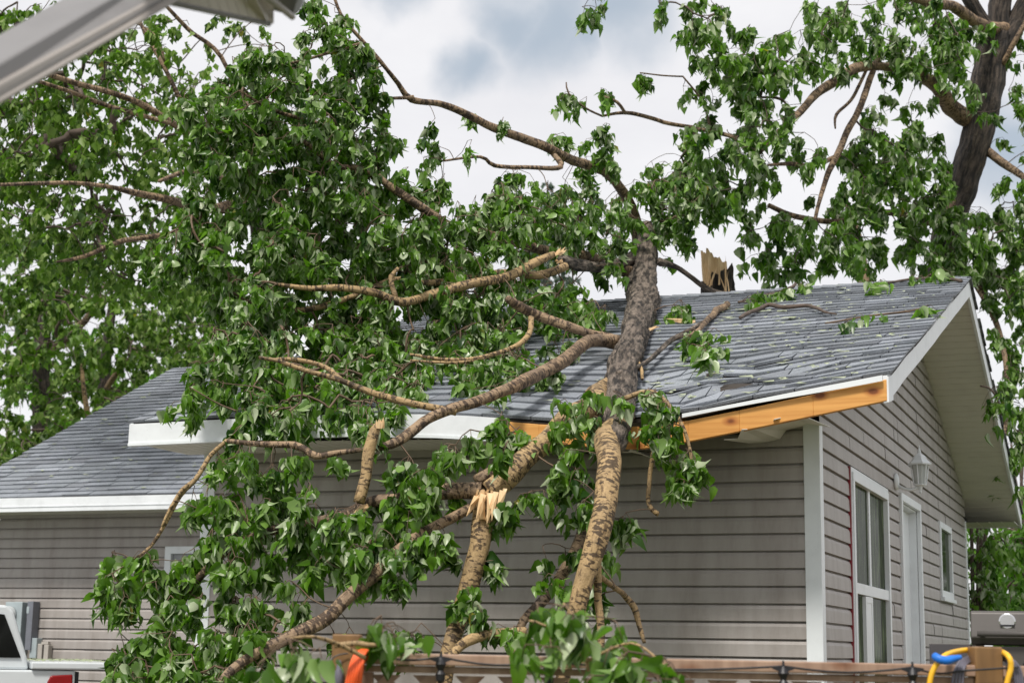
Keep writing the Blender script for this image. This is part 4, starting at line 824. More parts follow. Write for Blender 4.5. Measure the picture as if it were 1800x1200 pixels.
limb('limb', [(400, 775, 9.0), (370, 800, 9.0), (345, 840, 8.95), (318, 870, 8.95), (290, 920, 8.9), (262, 962, 8.9), (225, 990, 8.85)], [4, 4, 4.5, 4, 3.5, 3, 2], MAT['tan'], ft, 8, .06, .05, 20, N)
limb('limb', [(345, 840, 8.95), (320, 858, 8.93), (300, 890, 8.9), (285, 925, 8.88)], [3, 3.5, 3, 2], MAT['tan'], ft, 8, .06, .05, 21, N)
limb('limb', [(1040, 880, 8.85), (1020, 950, 8.8), (985, 1010, 8.75), (950, 1060, 8.7), (915, 1105, 8.65), (900, 1180, 8.6)], [8, 10, 10, 9, 7, 6], MAT['mid'], ft, 12, .08, .05, 22, N)
limb('limb', [(1048, 975, 8.1), (1055, 1040, 8.12), (1056, 1100, 8.12), (1050, 1200, 8.1)], [8, 7, 7, 6], MAT['tan'], ft, 12, .07, .05, 23, N)
limb('limb', [(1052, 1010, 8.14), (1078, 1030, 8.3), (1098, 1048, 8.58), (1117, 1070, 8.56), (1124, 1100, 8.55), (1132, 1130, 8.5)], [5, 5, 5, 6, 4.5, 3], MAT['tan'], ft, 8, .08, .04, 24, N)
limb('limb', [(925, 1108, 8.3), (870, 1116, 8.3), (830, 1128, 8.25), (800, 1145, 8.2), (770, 1180, 8.15)], [8, 9, 10, 8, 6], MAT['tan'], ft, 12, .06, .04, 25, N)
limb('limb', [(1150, 755, 8.95), (1146, 800, 8.9), (1141, 850, 8.88), (1138, 880, 8.86), (1145, 895, 8.85), (1156, 902, 8.85)], [3.5, 3.8, 3.8, 4, 4.5, 4.5], MAT['tan'], ft, 8, .06, .03, 26, N)
limb('limb', [(1104, 628, 10.35), (1120, 634, 10.2), (1128, 650, 10.1), (1130, 666, 10.0)], [6, 4, 3.5, 2.5], MAT['tan'], ft, 8, .06, .03, 27, N)
limb('limb', [(1100, 700, 9.0), (1150, 690, 8.9), (1195, 740, 8.8), (1215, 800, 8.75), (1210, 850, 8.72)], [5, 4, 3.5, 3, 2], MAT['tan'], ft, 8, .06, .04, 28, N)
limb('limb', [(1160, 460, 13.8), (1190, 470, 14.0), (1240, 505, 13.9), (1290, 520, 13.7)], [8, 5, 5, 3], MAT['bark'], ft, 8, .1, .05, 29, N)
limb('limb', [(1085, 655, 9.6), (1130, 640, 10.2), (1180, 600, 11), (1240, 565, 11.9), (1275, 535, 12.6)], [5, 4, 5, 4.5, 3], MAT['bark'], ft, 8, .1, .05, 30, N)
limb('limb', [(640, 75, 11.9), (590, 90, 11.8), (520, 110, 11.6), (450, 120, 11.4)], [3, 3, 2.5, 2], MAT['mid'], ft, 8, .06, .05, 31, N)
# splintered wood where the stems broke
def splinters(parent, items, seed, name='splintered_wood', wf=1):
    g = np.random.default_rng(seed); mb = MB()
    for (x, y, Y, dx, dy, n, spread, ln) in items:
        for k in range(n):
            a = at(x+g.normal(0, spread), y+g.normal(0, spread*.4), Y+g.normal(0, .012)); L = ln*g.uniform(.5, 1.15)
            d = Rr*dx*L*g.uniform(.8, 1.2)-Ur*dy*L+np.array([g.normal(0, .15)*L, g.normal(0, .1)*L, g.normal(0, .1)*L]); w = g.uniform(.003, .011)
            b = a+d; sd_ = np.cross(d, (0, 1, 0)); sd_ = sd_/(np.linalg.norm(sd_)+1e-9)*w*wf; m_ = a+d*.6
            mb.add([a-sd_, a+sd_, m_+sd_*.8, b, m_-sd_*.8, a+np.array([0, .012, 0]), b+np.array([0, .004, 0])], [(0, 1, 2, 4), (4, 2, 3), (1, 0, 5), (5, 6, 3, 2, 1), (0, 4, 3, 6, 5)])
    return mb.build(name, MAT['splinter'], parent)
splinters(ft, [(852, 862, 8.5, -.15, 1, 10, 6, .10), (666, 752, 8.6, .1, -1, 8, 3, .05), (978, 448, 11.85, .5, -.5, 8, 3, .08), (984, 458, 11.9, -.6, .3, 6, 3, .06),
               (1210, 565, 12.0, -.7, -.1, 12, 5, .14), (1100, 628, 10.3, .3, -.2, 6, 5, .05), (700, 852, 8.55, .15, -1, 6, 2, .05), (1145, 578, 11.0, .6, -.2, 6, 4, .06), (645, 890, 8.6, -.5, .4, 8, 5, .06)], 4)
def shards(parent, items, seed):
    """long tapering wedges of torn wood: (x0, y0, x1, y1, Y, width px, thickness m)"""
    g = np.random.default_rng(seed); mb = MB()
    for x0, y0, x1, y1, Y, w, th in items:
        a = at(x0, y0, Y); b = at(x1, y1, Y-.03); d = b-a; sd_ = np.cross(d, (g.normal(0, .25), 1, g.normal(0, .25))); sd_ = sd_/np.linalg.norm(sd_)*w*Y/FPX; bk = np.array([0, th, 0])
        m_ = a+d*.55; e = b+sd_*g.uniform(-.5, .5)
        P = [a-sd_, a+sd_, m_+sd_*.85, e, m_-sd_*.7]; mid_ = a+d*.4-bk*.6
        V = P+[p+bk for p in P]+[mid_]; F2 = [(0, 1, 10), (1, 2, 10), (2, 3, 10), (3, 4, 10), (4, 0, 10), (9, 8, 7, 6, 5)]+[(i, i+5, (i+1) % 5+5, (i+1) % 5) for i in range(5)]
        mb.add(V, F2)
    return mb.build('torn_wood', MAT['splinter'], parent)
shards(ft, [(838, 872, 820, 908, 8.5, 5, .02), (850, 868, 838, 912, 8.47, 6, .02), (862, 866, 858, 922, 8.45, 6, .025), (872, 864, 862, 915, 8.44, 5, .02), (884, 862, 872, 912, 8.44, 6, .02), (888, 858, 880, 890, 8.46, 4, .02), (844, 870, 826, 890, 8.49, 3, .015), (848, 912, 850, 872, 8.46, 5, .02), (856, 915, 864, 884, 8.45, 4, .02)], 6)
A_UP = [(575, 40, 55, 55, .8, 11.4, 12.2), (455, 120, 75, 45, .8, 11, 12), (395, 180, 75, 50, 1.1, 10.9, 12), (620, 105, 60, 50, .9, 11.5, 12.4), (500, 190, 110, 60, 1.1, 11, 12.3), (655, 165, 25, 45, .7, 11.7, 12.2), (600, 240, 90, 60, .9, 11.2, 12.4),
        (440, 265, 100, 55, 1.0, 10.9, 12.2), (540, 340, 120, 50, 1.0, 11, 12.5), (420, 370, 110, 50, .9, 10.8, 12.3), (660, 300, 60, 50, .5, 11.4, 12.2), (800, 330, 110, 30, .35, 11.9, 12.9), (700, 380, 110, 40, .9, 11.2, 12.6), (860, 380, 100, 35, .7, 11.6, 13),
        (320, 440, 70, 45, .9, 10.8, 12), (470, 440, 110, 50, 1.0, 10.8, 12.4), (640, 440, 130, 45, 1.1, 11, 12.8), (820, 440, 110, 40, 1.0, 11.3, 13), (960, 400, 100, 45, .7, 12.2, 13.6), (1060, 380, 60, 45, .6, 12.8, 14),
        (1000, 330, 50, 30, .45, 12.8, 13.6), (1050, 290, 35, 35, .7, 13, 13.7), (1060, 230, 25, 30, .8, 13, 13.5), (985, 245, 22, 18, .9, 13, 13.4), (850, 200, 45, 18, .35, 12.4, 12.8), (780, 235, 60, 25, .3, 12.2, 12.8), (690, 250, 25, 30, .5, 11.9, 12.3),
        (1140, 350, 60, 45, .9, 13.3, 14.6), (1180, 410, 40, 45, .9, 13.6, 14.8), (1100, 420, 40, 25, .5, 13.4, 14.3), (1210, 350, 60, 40, .8, 13.6, 14.8), (930, 300, 80, 15, .18, 12.5, 13), (1050, 460, 50, 22, .5, 12.6, 13.6)]
A_MID = [(940, 350, 110, 35, .6, 12.3, 13.5), (1040, 420, 70, 25, .6, 13, 14), (870, 310, 60, 14, .3, 12.4, 12.9), (740, 310, 60, 35, .6, 11.7, 12.6), (900, 645, 80, 25, .8, 9.9, 10.5), (1000, 610, 50, 20, .4, 10.4, 11), (620, 705, 110, 14, 1.2, 9.5, 9.9), (860, 690, 50, 12, .5, 9.5, 9.8), (960, 570, 70, 25, .6, 11, 12), (850, 470, 140, 30, .8, 11.6, 12.8), (700, 470, 110, 30, .7, 11.3, 12.6), (440, 530, 85, 50, 1.0, 10.5, 11.5), (590, 540, 130, 50, 1.0, 10.9, 12.6), (760, 550, 140, 55, 1.2, 10.9, 12.8), (920, 520, 100, 40, .9, 11.2, 12.8), (1020, 520, 60, 35, .9, 11.8, 13), (560, 610, 130, 45, 1.4, 10.3, 11.6), (720, 610, 130, 45, 1.3, 10.4, 11.7), (860, 605, 70, 35, .9, 10.6, 11.5),
         (420, 600, 70, 40, 1.1, 10.1, 11.0), (370, 650, 35, 40, .9, 9.8, 10.5), (540, 665, 120, 30, 1.7, 9.9, 10.7), (680, 660, 90, 30, 1.4, 9.9, 10.7), (800, 655, 60, 25, .7, 10, 10.6), (1050, 560, 45, 30, .5, 11, 12), (1175, 545, 35, 30, .6, 11.8, 12.6), (1240, 600, 45, 20, .6, 10.8, 11.3), (985, 655, 25, 12, .3, 10, 10.3), (470, 690, 60, 20, 1.2, 9.6, 10.1)]
A_LOW = [(345, 700, 30, 25, .8, 9.1, 9.6), (430, 720, 50, 25, .7, 8.9, 9.5), (500, 720, 40, 12, .5, 9.1, 9.5), (640, 740, 35, 30, .7, 8.6, 9.2), (420, 800, 45, 30, .7, 8.8, 9.2), (520, 810, 60, 25, .5, 8.7, 9.1), (450, 870, 60, 40, .8, 8.7, 9.2), (390, 910, 45, 35, .7, 8.7, 9.2), (565, 880, 60, 35, .6, 8.6, 9.1), (350, 860, 20, 30, .5, 8.8, 9.1),
         (650, 900, 60, 35, .7, 8.4, 8.9), (740, 840, 60, 25, .9, 8.4, 8.9), (690, 800, 35, 20, .5, 8.4, 8.8), (780, 790, 35, 25, .5, 8.4, 8.9), (755, 900, 45, 30, .8, 8.35, 8.8), (870, 755, 50, 22, .6, 8.4, 8.9), (965, 722, 45, 14, .6, 8.4, 8.9), (1015, 700, 35, 22, .8, 8.6, 9.1), (1085, 690, 22, 12, .7, 8.7, 8.9), (1155, 690, 40, 20, .9, 8.6, 9.0), (1165, 735, 30, 25, .8, 8.6, 8.85), (1045, 735, 18, 12, .5, 8.6, 8.8),
         (905, 738, 50, 12, .9, 8.7, 9.05), (930, 850, 40, 20, .4, 8.35, 8.7), (990, 820, 40, 25, .8, 8.4, 8.8), (1040, 870, 15, 20, .4, 8.5, 8.7), (1205, 800, 22, 40, .6, 8.6, 8.8), (1195, 850, 16, 20, .6, 8.6, 8.8), (900, 880, 25, 20, .7, 8.4, 8.6), (990, 775, 22, 14, .5, 8.35, 8.7),
         (215, 985, 22, 35, .8, 8.7, 8.95), (205, 1040, 20, 25, .8, 8.65, 8.9), (280, 990, 35, 40, .9, 8.7, 9.0), (350, 980, 30, 40, .6, 8.75, 9.0), (430, 970, 55, 35, .8, 8.6, 9.0), (510, 950, 45, 30, .6, 8.6, 9.0), (600, 960, 50, 30, .7, 8.4, 8.9), (690, 955, 45, 25, .7, 8.35, 8.7), (770, 960, 25, 30, .6, 8.35, 8.6), (860, 960, 15, 30, .5, 8.35, 8.6),
         (400, 1050, 60, 35, .7, 8.4, 8.9), (320, 1070, 45, 30, .6, 8.5, 8.9), (500, 1040, 50, 25, .5, 8.3, 8.8), (690, 1010, 35, 25, .6, 8.2, 8.6), (250, 1120, 60, 35, .8, 8.4, 8.8), (350, 1130, 60, 35, .9, 8.2, 8.7), (450, 1110, 50, 30, .7, 8.1, 8.5), (300, 1170, 90, 25, 1.0, 8.1, 8.6), (430, 1180, 60, 25, .8, 7.9, 8.3), (600, 1100, 25, 15, .3, 8.2, 8.5), (560, 1000, 30, 20, .5, 8.4, 8.8),
         (970, 965, 25, 20, .7, 8.5, 8.7), (1060, 970, 30, 18, .9, 8.4, 8.6), (1000, 1020, 25, 20, .6, 8.4, 8.6), (850, 1075, 25, 20, .5, 8.3, 8.5), (820, 1020, 20, 20, .2, 8.3, 8.5), (735, 1105, 45, 15, .5, 8.2, 8.4), (900, 1105, 30, 12, .5, 8.2, 8.4), (1035, 1040, 20, 20, .6, 8.4, 8.5), (1100, 900, 8, 8, .9, 8.6, 8.7)]
A_UP = [(a, b_, c, d, e*1.1, f, g_) for a, b_, c, d, e, f, g_ in A_UP]; A_LOW = [(a, b_, c, d, e*.85, f, g_) for a, b_, c, d, e, f, g_ in A_LOW]
_, n1 = foliage(ft, N, A_UP+A_MID+A_LOW, MAT['leaf'], MAT['twig'], 21, 350, 34, .067, rad=.10, drop=.15, flip=.34, r0=.0023, maxr=.009)
print('fallen leaves', n1)
# ---- snapped stump behind the ridge
sp = thing('snapped_trunk', 'snapped standing trunk with pale split wood behind the ridge', 'tree trunk', at(1262, 600, 14.9)*np.array([1, 1, 0]))
limb('trunk', [(1266, 1250, 14.9), (1266, 800, 14.9), (1264, 600, 14.9), (1264, 556, 14.9)], [36, 34, 31, 30], MAT['old'], sp, 30, .14, .08, 51)
def jagged(name, mat, parent, a, b, r0, r1, amp, bias, seed, sides=44):
    """tube from a to b whose upper rim is torn; bias = (direction, amount) makes one side higher"""
    g = np.random.default_rng(seed); a = np.asarray(a, float); b = np.asarray(b, float); ax = b-a; L = np.linalg.norm(ax); ax /= L
    ang = np.arange(sides)*2*math.pi/sides; t = np.repeat(g.uniform(0, 1, sides//2), 2)*.6+g.uniform(0, .4, sides); top = L+amp*(t**1.6)+bias[1]*np.cos(ang-bias[0])
    V = []; nr = 9
    for k in range(nr):
        u = k/(nr-1)
        for q in range(sides): r = (r0+(r1-r0)*u)*(1+.05*math.sin(ang[q]*9+seed)+.03*g.normal()); V.append(a+ax*top[q]*u+np.array([math.cos(ang[q])*r, math.sin(ang[q])*r, 0]))
    m = MB(); m.add(V+[a+ax*(L-amp*.4)], [(k*sides+q, k*sides+(q+1) % sides, (k+1)*sides+(q+1) % sides, (k+1)*sides+q) for k in range(nr-1) for q in range(sides)]+[((nr-1)*sides+q, (nr-1)*sides+(q+1) % sides, nr*sides) for q in range(sides)])
    h = np.array([np.linalg.norm(np.array(v)-a) for v in V]+[L]); return m.build(name, mat, parent, attrs={'along': h, 'ca': list(np.tile(np.cos(ang)*r0, nr))+[0], 'sa': list(np.tile(np.sin(ang)*r0, nr))+[0]})
jagged('bark_shell', MAT['old'], sp, at(1264, 560, 14.9), at(1260, 492, 14.9), .165, .150, .10, (0, .07), 3)
jagged('torn_wood', MAT['splinter'], sp, at(1264, 560, 14.9), at(1256, 462, 14.9), .135, .115, .13, (math.pi, .08), 8)
splinters(sp, [(1250, 500, 14.72, .02, -1, 10, 6, .2), (1277, 512, 14.72, -.03, -1, 5, 2, .26)], 9, wf=.9)
# ---- the standing tree at the right
rt = thing('standing_tree', 'tall dark trunked poplar standing behind the right end of the roof', 'tree', at(1650, 900, 17)*np.array([1, 1, 0]))
N = []
def YT(y): return 17.0
limb('trunk', [(1640, 1350, 17), (1645, 900, 17), (1650, 600, 17), (1655, 480, 17), (1668, 400, 17), (1690, 330, 17), (1715, 250, 17), (1733, 170, 17), (1745, 100, 17), (1752, 60, 17)], [34, 30, 27, 25, 25, 29, 29, 29, 30, 30], MAT['old'], rt, 24, .14, .08, 61, N)
limb('limb', [(1750, 80, 17), (1728, 40, 16.9), (1705, 0, 16.8), (1680, -60, 16.8), (1650, -160, 16.7)], [18, 15, 13, 12, 9], MAT['old'], rt, 14, .12, .08, 62, N)
limb('limb', [(1752, 60, 17), (1762, 0, 17), (1768, -80, 17), (1760, -250, 17)], [24, 21, 19, 12], MAT['old'], rt, 16, .12, .08, 63, N)
limb('limb', [(1752, 90, 17), (1780, 50, 17), (1803, 5, 17), (1840, -60, 17)], [19, 17, 15, 12], MAT['old'], rt, 14, .12, .08, 64, N)
limb('limb', [(1764, 115, 16.9), (1782, 80, 16.8), (1808, 30, 16.7)], [5, 5, 5], MAT['mid'], rt, 8, .08, .08, 65, N)
limb('limb', [(1700, 210, 17), (1670, 180, 16.7), (1645, 150, 16.4), (1600, 125, 16), (1555, 115, 15.6), (1520, 116, 15.3), (1475, 136, 15), (1440, 158, 14.8), (1405, 195, 14.6), (1370, 230, 14.4), (1335, 265, 14.2)], [15, 15, 13, 9, 8, 9, 9, 8, 7, 7, 6], MAT['mid'], rt, 14, .1, .06, 66, N)
limb('limb', [(1545, 100, 15.5), (1530, 140, 15.4), (1505, 200, 15.2), (1485, 235, 15.1), (1465, 285, 15), (1440, 350, 14.9), (1430, 400, 14.8)], [4, 6, 6, 6, 6, 4, 3], MAT['mid'], rt, 10, .09, .06, 67, N)
limb('limb', [(1530, 105, 15.4), (1500, 170, 15.3), (1470, 200, 15.2), (1468, 225, 15.1)], [3, 3, 3, 1.5], MAT['mid'], rt, 8, .09, .06, 68, N)
limb('limb', [(1475, 275, 15.1), (1430, 293, 14.9), (1390, 288, 14.8), (1350, 290, 14.6)], [4, 4.5, 4, 2], MAT['mid'], rt, 8, .09, .06, 69, N)
limb('limb', [(1220, 225, 14.4), (1185, 218, 14.3), (1150, 208, 14.2), (1110, 200, 14.1), (1085, 200, 14), (1060, 205, 14)], [3.5, 4, 4, 4, 3, 2], MAT['mid'], rt, 8, .06, .06, 70, N)
limb('limb', [(1100, 200, 14), (1085, 180, 13.9), (1062, 170, 13.9)], [3, 3, 2], MAT['mid'], rt, 8, .06, .06, 71, N)
limb('limb', [(1060, 205, 14), (1030, 190, 13.9), (1000, 165, 13.8), (995, 145, 13.8)], [2, 2, 1.8, 1.2], MAT['twig'], rt, 6, .0, .06, 72, N)
limb('limb', [(1335, 265, 14.2), (1290, 240, 14.2), (1250, 230, 14.3), (1220, 225, 14.4)], [5, 4, 4, 3.5], MAT['mid'], rt, 8, .06, .06, 73, N)
limb('limb', [(1200, 135, 14.3), (1165, 133, 14.2), (1125, 128, 14.1)], [1.6, 1.5, 1.2], MAT['twig'], rt, 6, .0, .06, 74, N)
limb('limb', [(1250, 230, 14.3), (1235, 180, 14.3), (1200, 135, 14.3)], [2.5, 2, 1.6], MAT['twig'], rt, 6, .0, .06, 75, N)
limb('limb', [(1692, 330, 17), (1640, 390, 16.6), (1590, 380, 16.2), (1540, 375, 15.8), (1480, 390, 15.4), (1400, 380, 15.1), (1350, 360, 14.9)], [8, 7, 6, 6, 5, 5, 4], MAT['mid'], rt, 10, .09, .06, 76, N)
limb('limb', [(1765, 60, 17), (1690, 20, 16.2), (1600, -10, 15.5), (1500, -30, 15), (1380, -40, 14.6), (1250, -50, 14.3), (1160, -45, 14.2), (1080, -35, 14.1)], [12, 10, 9, 8, 6, 5, 4, 3], MAT['mid'], rt, 10, .09, .06, 77, N)
limb('limb', [(1720, 250, 17), (1770, 290, 16.8), (1810, 330, 16.6), (1840, 420, 16.4)], [9, 7, 5, 4], MAT['mid'], rt, 10, .09, .06, 78, N)
limb('limb', [(1660, 440, 17), (1720, 500, 16.6), (1760, 600, 16.4), (1770, 700, 16.2), (1765, 780, 16)], [8, 6, 5, 4, 3], MAT['mid'], rt, 10, .09, .06, 79, N)
B_R = [(1430, 430, 90, 40, .5, 14.8, 15.8), (1560, 440, 80, 35, .6, 15.4, 16.4), (1660, 300, 35, 60, .4, 15.6, 16.6), (1620, 400, 60, 35, .5, 15.6, 16.6), (1780, 450, 50, 60, .6, 16, 17), (1785, 760, 30, 80, .5, 15.8, 16.8), (1700, 440, 50, 30, .7, 15.8, 16.8), (1035, 5, 35, 20, .8, 13.8, 14.3), (1165, 8, 35, 18, .7, 14, 14.4), (1240, 10, 50, 40, .8, 13.9, 14.8), (1330, 90, 70, 55, .8, 13.9, 15), (1230, 70, 30, 35, .5, 13.9, 14.5), (1290, 140, 70, 50, .8, 13.9, 15), (1400, 90, 50, 50, .7, 14, 15.2), (1345, 190, 60, 40, .7, 13.9, 15), (1270, 240, 70, 40, .9, 13.8, 14.9), (1215, 160, 18, 20, .5, 14, 14.4),
       (1220, 290, 60, 35, .9, 13.8, 14.8), (1300, 300, 70, 35, .9, 13.8, 15), (1400, 260, 45, 35, .6, 14, 15.2), (1180, 310, 50, 40, .5, 13.8, 14.6), (1270, 345, 75, 28, .9, 13.9, 15), (1360, 370, 55, 30, .6, 14.2, 15.2), (1480, 60, 40, 60, .7, 14.5, 15.8), (1440, 20, 60, 30, .6, 14.2, 15.6), (1600, 40, 90, 60, .9, 14.8, 16.6), (1660, 110, 60, 60, .8, 15, 16.8), (1560, 90, 45, 45, .5, 15, 16),
       (1700, 60, 60, 60, .5, 15.6, 16.7), (1570, 210, 50, 60, .8, 15, 16.3), (1540, 270, 60, 45, .8, 15, 16.3), (1610, 260, 50, 50, .6, 15, 16.5), (1490, 330, 60, 45, .8, 14.8, 16), (1590, 330, 70, 45, 1.0, 15, 16.5), (1640, 380, 60, 50, .5, 15.6, 17), (1540, 390, 60, 35, .6, 15, 16.2), (1430, 400, 80, 35, .6, 14.8, 15.8), (1380, 450, 80, 25, .5, 14.8, 15.5), (1345, 425, 35, 35, .7, 14.5, 15.4), (1490, 440, 60, 30, .35, 15, 15.8),
       (1600, 440, 50, 30, .45, 15.6, 16.4), (1740, 430, 70, 60, .9, 15.8, 17), (1770, 350, 50, 50, .6, 16, 17.2), (1790, 240, 40, 70, .4, 16.2, 17.4), (1780, 540, 40, 70, .8, 16, 17), (1750, 490, 40, 40, .8, 16, 17), (1790, 680, 30, 90, .8, 15.9, 16.8), (1790, 820, 25, 70, .7, 15.8, 16.8), (1760, 620, 20, 40, .4, 16, 16.8), (1700, 390, 40, 30, .4, 15.5, 16.4), (1055, 165, 25, 18, .8, 13.8, 14), (1000, 160, 18, 22, .8, 13.7, 13.9), (1130, 130, 8, 5, .9, 14, 14.1), (1750, 150, 40, 60, .3, 15.8, 16.5), (1795, 100, 30, 60, .4, 16.2, 17.4)]
_, n2 = foliage(rt, N, B_R, MAT['leaf'], MAT['twig2'], 31, 350, 25, .084, rad=.13, drop=.17, r0=.0026)
print('right leaves', n2)
# sprig caught on the right rake
sr = thing('caught_sprig', 'dark leafy sprig caught on the right rake board', 'broken branch', at(1745, 680, 13.5)); N = []
limb('stem', [(1722, 678, 13.6), (1738, 682, 13.6), (1752, 700, 13.6), (1760, 730, 13.6)], [1.5, 2, 2, 1.5], MAT['twig2'], sr, 6, 0, .03, 90, N)
foliage(sr, N, [(1745, 690, 16, 14, 2.2, 13.5, 13.65), (1752, 715, 10, 16, 2, 13.5, 13.65)], MAT['leaf'], MAT['twig2'], 91, 300, 7, .085, clear=False)
# ---- thin trunk behind the ridge
tt = thing('slender_tree', 'slender brown trunk rising behind the ridge of the roof', 'tree', at(1520, 900, 18.5)*np.array([1, 1, 0])); N = []
limb('trunk', [(1530, 1250, 18.5), (1526, 800, 18.5), (1521, 520, 18.5), (1516, 460, 18.5), (1508, 425, 18.5), (1495, 380, 18.5), (1480, 330, 18.4)], [15, 13, 11, 10, 8, 6, 4], MAT['mid'], tt, 14, .1, .08, 95, N)
foliage(tt, N, [(1490, 400, 50, 30, .5, 17.5, 19), (1440, 430, 50, 25, .4, 17.5, 19)], MAT['leaf2'], MAT['twig2'], 96, 700, 10, .09)
# ---- background trees at the left (slightly out of focus)
def bgtree(name, label, base, trunk, rad, blobs, seed, leafmat='leaf2', size=.11, ppx=520, per=20, mat='old', limbs=(), full=False, cat='tree', group=None, flip=.25, rr=.3, dd=.25, ly=0):
    T = thing(name, label, cat, at(*base)*np.array([1, 1, 0]), group); N = []
    limb('trunk', trunk, rad, MAT[mat], T, 14, .1, .12, seed, N)
    for k, (p, r) in enumerate(limbs): limb('limb', [(x, y, Y+ly) for x, y, Y in p], r, MAT['mid'], T, 10, .08, .1, seed+50+k, N)
    return foliage(T, N, blobs, MAT[leafmat], MAT['twig2'], seed, ppx, per, size, full, rr, dd, flip, r0=.004, maxr=.05)
bgtree('background_tree', 'large leafy poplar arching over the wing roof at the upper left', (620, 1200, 19), [(500, 1400, 19), (500, 900, 19), (485, 640, 19), (470, 450, 18.5), (440, 330, 17.8)], [28, 24, 20, 17, 13],
       [(60, 40, 110, 60, .9, 15, 18.5), (230, 60, 100, 60, .7, 15, 18.5), (120, 180, 140, 60, 1.0, 14.8, 18), (280, 150, 80, 60, .5, 15, 18), (60, 270, 100, 50, 1.1, 14.8, 18), (200, 270, 100, 50, .9, 15, 18), (330, 260, 80, 50, .7, 15.5, 18.5), (80, 370, 110, 50, 1.0, 15, 18.5), (230, 390, 110, 45, .9, 15, 18), (350, 350, 70, 40, .6, 15.5, 18), (400, 60, 60, 40, .25, 16, 18), (180, 120, 60, 30, .3, 16, 18), (-40, 150, 60, 160, .8, 15.5, 18.5), (100, 450, 100, 35, .7, 15.5, 18.5), (260, 470, 80, 30, .9, 15.5, 18), (430, 60, 40, 30, .15, 16, 18), (380, 470, 60, 40, .6, 16, 18)], 201,
       size=.085, ppx=275, per=23, ly=-1.6, limbs=[([(440, 330, 17.8), (400, 315, 17.4), (365, 303, 17.1), (330, 301, 16.8), (280, 320, 16.5)], [10, 8, 6, 5, 3]), ([(440, 350, 17.8), (360, 370, 17.3), (300, 350, 17), (235, 338, 16.7), (190, 328, 16.5), (120, 322, 16.3), (0, 325, 16)], [8, 8, 7, 6, 4, 4, 3]),
             ([(440, 330, 17.8), (350, 250, 17.4), (270, 195, 17), (200, 165, 16.7), (130, 145, 16.5), (60, 120, 16.2), (-60, 60, 16)], [8, 6, 6, 5, 5, 5, 3]), ([(300, 215, 17), (190, 185, 16.8), (120, 160, 16.6), (60, 140, 16.4)], [4, 4, 4, 3]), ([(360, 260, 17.2), (300, 140, 17), (265, 75, 17), (240, 20, 17), (220, -50, 17)], [5, 4, 4, 3, 2]), ([(290, 110, 17), (270, 60, 17), (200, 20, 17)], [3, 2, 2]),
             ([(440, 390, 17.8), (250, 418, 17), (210, 425, 16.9), (150, 450, 16.8), (100, 460, 16.8)], [6, 5, 5, 4, 2]), ([(440, 330, 17.8), (400, 120, 17.4), (330, 50, 17.2), (290, 10, 17)], [6, 4, 4, 3])])
bgtree('background_tree', 'thick dark trunked tree behind the left edge of the wing roof', (70, 1200, 27), [(55, 1300, 27), (60, 1000, 27), (65, 740, 27), (72, 640, 27), (80, 560, 27), (95, 470, 27)], [19, 17, 16, 15, 12, 9],
       [(40, 520, 80, 50, 1.0, 24, 29), (130, 540, 70, 40, .9, 24, 29), (30, 620, 60, 45, .8, 24, 29), (130, 620, 50, 50, .7, 24, 29), (60, 440, 110, 50, .8, 25, 29), (180, 500, 60, 30, .9, 25, 29)], 211, size=.125, ppx=160, per=20,
       limbs=[([(72, 640, 27), (110, 600, 26.8), (150, 555, 26.6), (180, 520, 26.5)], [8, 7, 6, 4])])
bgtree('background_tree', 'leafy tree in the middle of the gap above the wing roof', (230, 1200, 30), [(170, 1300, 30), (175, 900, 30), (180, 700, 30), (190, 600, 30), (200, 520, 30)], [12, 11, 10, 9, 7],
       [(190, 640, 60, 50, .9, 27, 32), (250, 590, 60, 50, .8, 27, 32), (290, 530, 70, 40, .9, 27, 32), (330, 600, 60, 40, .8, 27, 32), (240, 690, 50, 30, .7, 27, 32), (350, 520, 60, 40, .8, 27, 31), (390, 580, 40, 60, .8, 27, 31)], 221, size=.125, ppx=160, per=20,
       limbs=[([(180, 700, 30), (220, 640, 29.5), (260, 610, 29)], [6, 5, 4])])
bgtree('background_tree', 'pale slim trunked tree just above the wing roof slope', (150, 1100, 26), [(150, 1200, 26), (152, 900, 26), (156, 760, 26), (148, 690, 26), (143, 640, 26)], [6, 6, 5, 4, 3],
       [(120, 700, 35, 35, .5, 25, 28), (90, 660, 30, 40, .5, 25, 28)], 231, size=.13, ppx=330, per=18, mat='tan')
def shrub(label, blobs, seed, Y, x, leafm='leaf3', size=.12, name='shrub', ppx=330, group=None):
    T = thing(name, label, 'shrub', at(x, 1000, Y)*np.array([1, 1, 0]), group); N = []
    g0 = at(x, 900, Y); 
    for k in range(4): limb('stem', [((g0[0]+.1*k-.2, Y, 0.0),), (x+10*k-15, 850, Y), (x+25*k-38, 760, Y)] if False else [(x+4*k-8, 1180, Y), (x+10*k-15, 850, Y), (x+25*k-38, 780, Y)], [4, 3, 2], MAT['twig2'], T, 6, 0, .3, seed+k, N)
    foliage(T, N, blobs, MAT[leafm], MAT['twig2'], seed, ppx, 20, size, False, .3, .25, .25, r0=.004)
shrub('bright green bushes growing above the left wing roof', [(220, 730, 70, 50, 1.1, 24, 27), (60, 720, 80, 50, .9, 24, 27), (110, 780, 90, 50, 1.1, 24, 27), (20, 800, 60, 60, 1.2, 24, 27), (290, 690, 50, 30, 1.1, 24, 27), (340, 650, 50, 20, .9, 25, 27)], 241, 25, 150, 'leaf2', .13)
